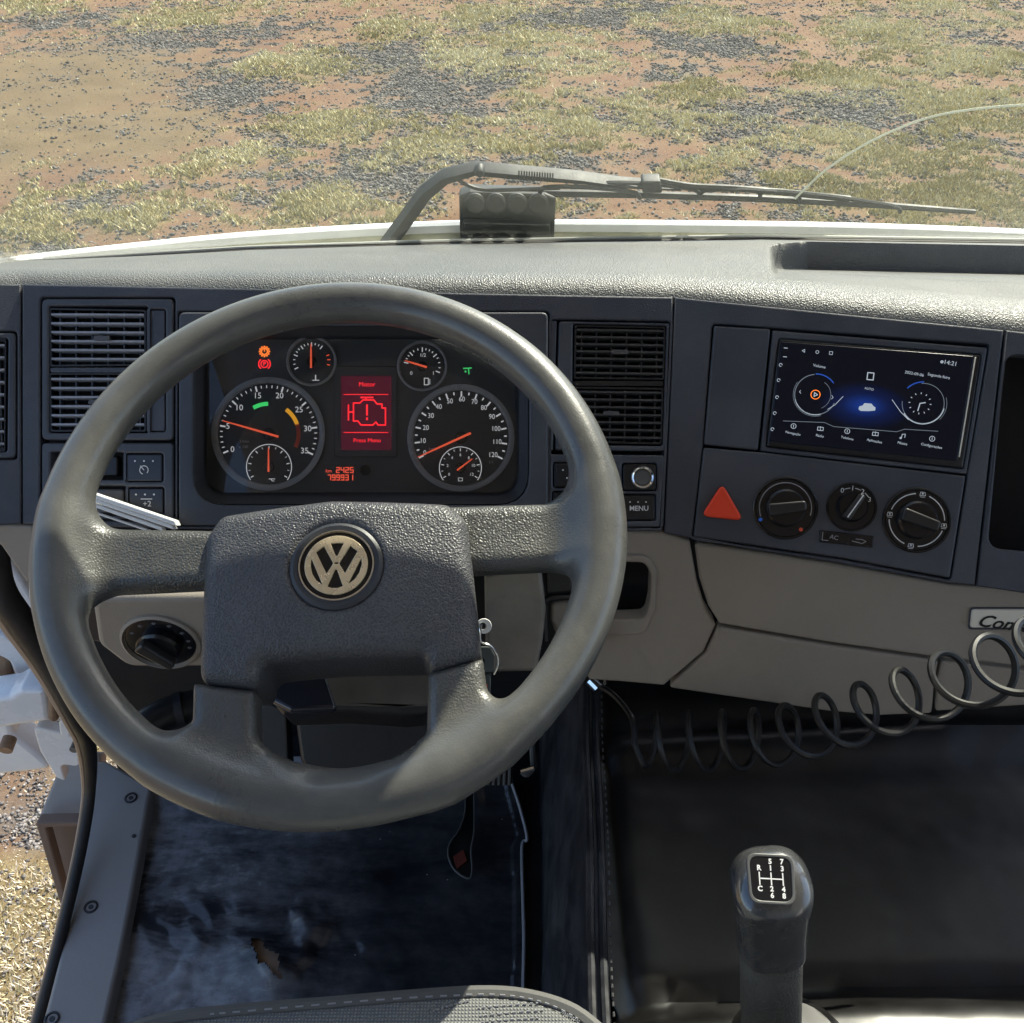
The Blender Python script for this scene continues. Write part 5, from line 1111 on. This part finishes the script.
# ---------------------------------------------------------------- gear lever
GL = thing('gear_lever', (.2, .3, TUNZ), 'black gear lever with glossy knob and shift pattern cap', 'gear lever')
dn = Vector((.135, -.10, -1)).normalized(); KO = atd(771, 892, .70)
PKn = Plane(KO, (1, 0, .135), Vector((0, 1, -.10)))      # local z = up the stick
def build_knob():
    h = .0013; (X, Y, Z), org = grid((-.036, -.040, -.075), (.036, .040, .040), h)
    wx = np.interp(Z, [-.075, -.060, -.035, -.010, .012, .032], [.0246, .0246, .0248, .0264, .0285, .0270]); wy = wx*1.03
    F = ((np.abs(X/wx)**2.7+np.abs((Y+.002*0)/wy)**2.7)**(1/2.7)-1)*.025
    F = smax(F, Z-.0315, .030); F = smax(F, -.060-Z, .006)
    nn = np.array([0, -.50, .866])
    F = smax(F, (Y*nn[1]+Z*nn[2])-.0290, .012)
    nets(F, org, 'knob', M['knob'], GL, PKn.M)
M['knob'] = plastic('knob_gloss', (.055, .056, .058), .26, .10, 700, .2, 30, kind='leather', coat=1, spec=.8)
build_knob()
nn = (PKn.ey*-.50+PKn.n*.866).normalized(); capO = KO+nn*.0290
PCap = Plane(capO, (1, 0, 0), nn.cross(Vector((1, 0, 0))))
cc = PCap.px(771, 879); Mc = PCap.M @ Matrix.Translation((cc[0], cc[1], 0)) @ Matrix.Rotation(radians(-3), 4, 'Z') @ Matrix.Scale(.93, 4)
sq = rounded([(-.0165, -.0175), (.0165, -.0175), (.0175, .0175), (-.0175, .0175)], .008, 8); sq2 = [(x*.87, y*.87) for x, y in sq]
mb = MB(); mb.poly([sq, sq2], -.002, .0012, .0006); cap = mb.build('cap_rim', M['plug'], GL, Mc, recentre=False)
mb = MB(); mb.poly([sq2], -.002, .0006, .0004); cp = mb.build('pattern_cap', M['gloss'], GL, Mc, recentre=False)
mb = MB(); zz = .0007; s_ = .0009
mb.stroke([(-.0085, .0), (.0085, .0)], s_, zz)
for x in (-.0085, 0, .0085): mb.stroke([(x, -.0042), (x, .0042)], s_, zz)
for t, x, y in (('R', -.0085, .0072), ('5', 0, .0120), ('1', 0, .0073), ('7', .0085, .0122), ('3', .0085, .0073), ('C', -.0085, -.0072), ('2', 0, -.0070), ('6', 0, -.0115), ('4', .0085, -.0070), ('8', .0085, -.0115)):
    mb.text(t, x, y, .0050, zz, bold=.0002)
mb.build('shift_pattern', M['print'], cp, Mc, recentre=False)
M['leatherette'] = plastic('leatherette', (.075, .074, .068), .5, 1, 500, .15, 20, kind='leather', dist=.0008, dust=.15)
mb = MB(); b1 = KO+dn*.050; b2 = KO+dn*.30
tube(mb, [b1, b1.lerp(b2, .2), b1.lerp(b2, .5), b2], [.0226, .0228, .0232, .026], 28); mb.build('grip_sleeve', M['leatherette'], GL)
for sx in (-1, 1):
    mb = MB(); tube(mb, [b1+Vector((sx*.0155, -.0155, 0)), b2+Vector((sx*.0155, -.0155, 0))], .0009, 6); mb.build('seam', M['leatherette'], GL)
mb = MB(); b3 = Vector((b2.x, b2.y, TUNZ+.03)); Mt = Matrix.Translation(b3); mb.disc(0, 0, [(.058, -.02), (.05, .006), (.040, .018), (.032, .030)], 32); mb.build('gaiter', M['vinyl'], GL, Mt, recentre=False)
#==SMALL==
# ---------------------------------------------------------------- curly cord
CU = thing('curly_cord', atd(640, 740, .98), 'black coiled cable stretched across below the dashboard to the right', 'cable')
def build_cord():
    ax = smooth_path([atd(u, v, d) for u, v, d in ((634, 742, 1.00), (700, 741, .985), (770, 737, .96), (830, 722, .92), (885, 706, .88), (935, 688, .84), (990, 669, .78), (1045, 650, .72), (1110, 610, .66))], 40)
    n = len(ax); L = [0]
    for i in range(1, n): L.append(L[-1]+(ax[i]-ax[i-1]).length)
    us = [CX+FPX*(p-CAM).dot(RT)/(p-CAM).dot(FW) for p in ax]
    cen = [642, 675, 708, 741, 775, 810, 848, 889, 931, 974, 1019, 1066, 1120]
    pts = []; P = []
    N = 900
    for k in range(N):
        s = k/(N-1)*(n-1); i = min(int(s), n-2); p = ax[i].lerp(ax[i+1], s-i); u = us[i]+(us[i+1]-us[i])*(s-i)
        ph = np.interp(u, cen, range(len(cen)))*2*pi
        t = (ax[i+1]-ax[i]).normalized(); a = (UP-t*t.dot(UP)).normalized(); b_ = t.cross(a)
        r_ = np.interp(u, [635, 700, 850, 1000, 1100], [.028, .028, .025, .0245, .0245])*min(1, max(.1, k/25))
        q = p + a*cos(ph+pi)*r_ + b_*sin(ph+pi)*r_ + t*.004*sin(ph); P.append(q)
    lead = smooth_path([atd(594, 684, 1.06), atd(610, 692, 1.05), atd(624, 706, 1.03), atd(633, 722, 1.01), P[0]], 6)
    P = lead[:-1]+P
    mb = MB(); tube(mb, P, .0031, 8); mb.build('coil', M['cord'], CU)
build_cord()
mb = MB(); tube(mb, [atd(590, 680, 1.055), atd(598, 688, 1.052)], .006, 10); mb.build('end_clip', M['chrome'], CU)
mb = MB(); tube(mb, [atd(606, 676, 1.04), atd(605, 684, 1.045)], .002, 6); mb.build('clip_pin', M['chrome'], CU)
# pedal, hook, strap
PD = thing('accelerator_pedal', atd(505, 775, 1.3), 'ribbed rubber accelerator pedal just below the wheel rim', 'pedal')
PPd = Plane(atd(500, 765, 1.29), (1, 0, 0), (0, .7, .7))
panel('pad', PPd, [(470, 745), (516, 735), (512, 785), (478, 788)], z0=-.012, z1=0, bev=.003, mat='black', parent=PD, r=.004)
for i_ in range(7):
    u = 478+i_*5.2; mb = MB(); mb.poly([Lp(PPd, [(u, 745), (u+2.6, 745), (u+1.2, 785), (u-1.4, 785)])], 0, .004, .0006); mb.build('rib', M['plug'], PD, PPd.M)
HK = thing('metal_hook', atd(530, 765, 1.25), 'small worn metal lever with a bent tip beside the pedal', 'lever')
mb = MB(); tube(mb, smooth_path([atd(532, 735, 1.27), atd(533, 757, 1.26), atd(533, 767, 1.25), atd(527, 774, 1.245), atd(522, 771, 1.245)], 6), [.0042]*24+[.005], 10); mb.build('rod', M['chrome'] if False else M['plug'], HK)
mb = MB(); tube(mb, [atd(521, 772, 1.24), atd(534, 768, 1.24)], .0035, 8); mb.build('tip', M['chrome'], HK)
SP = thing('strap_loop', atz(458, 850, FLOORZ+.02), 'thin clear edged strap loop with red tag lying on the mat', 'strap')
lp_ = [(465, 790), (465, 812), (459, 830), (450, 843), (448, 855), (453, 868), (462, 876), (470, 878), (472, 868), (471, 850), (474, 830), (474, 790)]
mb = MB(); tube(mb, smooth_path([atz(u, v, FLOORZ+.035) for u, v in lp_], 6), .0011, 6); mb.build('edge', M['plug'], SP)
mb = MB(); mb.poly([[atz(u, v, FLOORZ+.03)[:2] for u, v in lp_]], FLOORZ+.031, FLOORZ+.033); mb.build('web', M['vinyl'], SP)
M['dred'] = plastic('faded_red', (.16, .03, .02), .6, 0)
mb = MB(); mb.poly([[atz(u, v, FLOORZ+.035)[:2] for u, v in ((453, 857), (463, 850), (467, 861), (457, 869))]], FLOORZ+.034, FLOORZ+.036); mb.build('tag', M['dred'], SP)
# hose under the light switch
HO = thing('heater_hose', atd(200, 720, 1.1), 'thick dark rubber hose in the footwell behind the wheel', 'hose')
mb = MB(); tube(mb, smooth_path([atd(130, 738, 1.08), atd(165, 715, 1.10), atd(210, 705, 1.12), atd(270, 712, 1.14)], 6), .019, 14); mb.build('hose_body', M['cord'], HO)
mb = MB(); tube(mb, [atd(176, 711, 1.105), atd(184, 709, 1.107)], .0205, 14); mb.build('clamp', M['black'], HO)
# ---------------------------------------------------------------- outside at the door
DH = thing('door_frame_hinge', aty(45, 710, .97), 'white painted door hinge and inner frame seen below the seal', 'hinge')
def oy(name, Y, pts, th, mat, parent, bev=.006, r=.012, zoff=0):
    PL = Plane((0, Y, 0), (1, 0, 0), (0, 0, 1)); return panel(name, PL, pts, z0=-th, z1=0, bev=bev, mat=mat, parent=parent, r=r)
oy('frame_post', 1.02, [(-40, 540), (10, 560), (34, 600), (44, 655), (30, 660), (0, 640), (-40, 640)], .04, 'white', DH)
oy('frame_plate', 1.0, [(-30, 630), (5, 636), (42, 657), (60, 692), (58, 700), (24, 703), (8, 660), (-30, 655)], .03, 'white', DH)
oy('hinge_arm', .93, [(-50, 705), (8, 697), (20, 690), (46, 690), (50, 722), (20, 726), (-50, 738)], .05, 'white', DH, bev=.008, r=.010)
oy('hinge_knuckle', .92, [(46, 688), (58, 691), (58, 724), (46, 722)], .05, 'rust', DH) if 'rust' in M else None
M['rust'] = plastic('rusty_metal', (.25, .16, .10), .7, .5, 200, .4, 40)
oy('hinge_pin', .925, [(47, 690), (57, 692), (57, 724), (47, 722)], .05, 'rust', DH)
oy('lower_bracket', .96, [(32, 726), (78, 738), (80, 768), (60, 764), (66, 782), (56, 778), (40, 752)], .02, 'white', DH, bev=.003)
oy('bracket_step', .955, [(58, 722), (72, 716), (70, 738), (60, 736)], .02, 'white', DH, bev=.003)
mb = MB(); c = aty(77, 742, .955); mb = MB(); tube(mb, [c, c+Vector((0, -.015, 0))], .006, 12); mb.build('bolt', M['plug'], DH)
mb = MB(); c = aty(10, 738, .97); tube(mb, [c, c+Vector((0, -.02, -.004))], .010, 12); mb.build('bolt', M['rust'], DH)
CD = thing('open_cab_door', (-.95, 1.0, 1.7), 'edge of the open white cab door outside on the left', 'door')
oy('door_shell', 1.06, [(-200, 600), (-10, 640), (14, 735), (50, 765), (48, 771), (0, 776), (-200, 790)], .05, 'doorinner' if False else 'white', CD, bev=.01)
oy('latch_plate', 1.0, [(-8, 650), (8, 655), (13, 690), (4, 712), (-10, 712)], .03, 'rust', CD)
SPt = thing('cab_step', (-.72, .75, 1.1), 'dark grey plastic entry step housing outside below the sill', 'step')
PSt = Plane(atd(60, 840, 1.55), (1, 0, 0), (0, .75, .66))
panel('step_cover', PSt, [(36, 822), (58, 768), (70, 752), (100, 752), (100, 822), (44, 822)], z0=-.03, z1=0, bev=.006, mat='sill', parent=SPt, r=.008)
PSf = Plane(atd(60, 860, 1.56), (1, 0, 0), (0, .1, 1))
M['stepin'] = plastic('step_inner', (.16, .11, .085), .7, .3, 100, .2, 10)
panel('step_frame', PSf, [(35, 823), (100, 822), (100, 960), (70, 930), (60, 905)], [[(46, 828), (96, 826), (96, 930), (72, 912), (66, 900)]], z0=-.02, z1=0, bev=.003, mat='stepin', parent=SPt, r=.006, hr=.004)
panel('step_recess', PSf, [(40, 824), (100, 823), (100, 950), (64, 905)], z0=-.10, z1=-.05, bev=.002, mat='stepin', parent=SPt, r=.004)
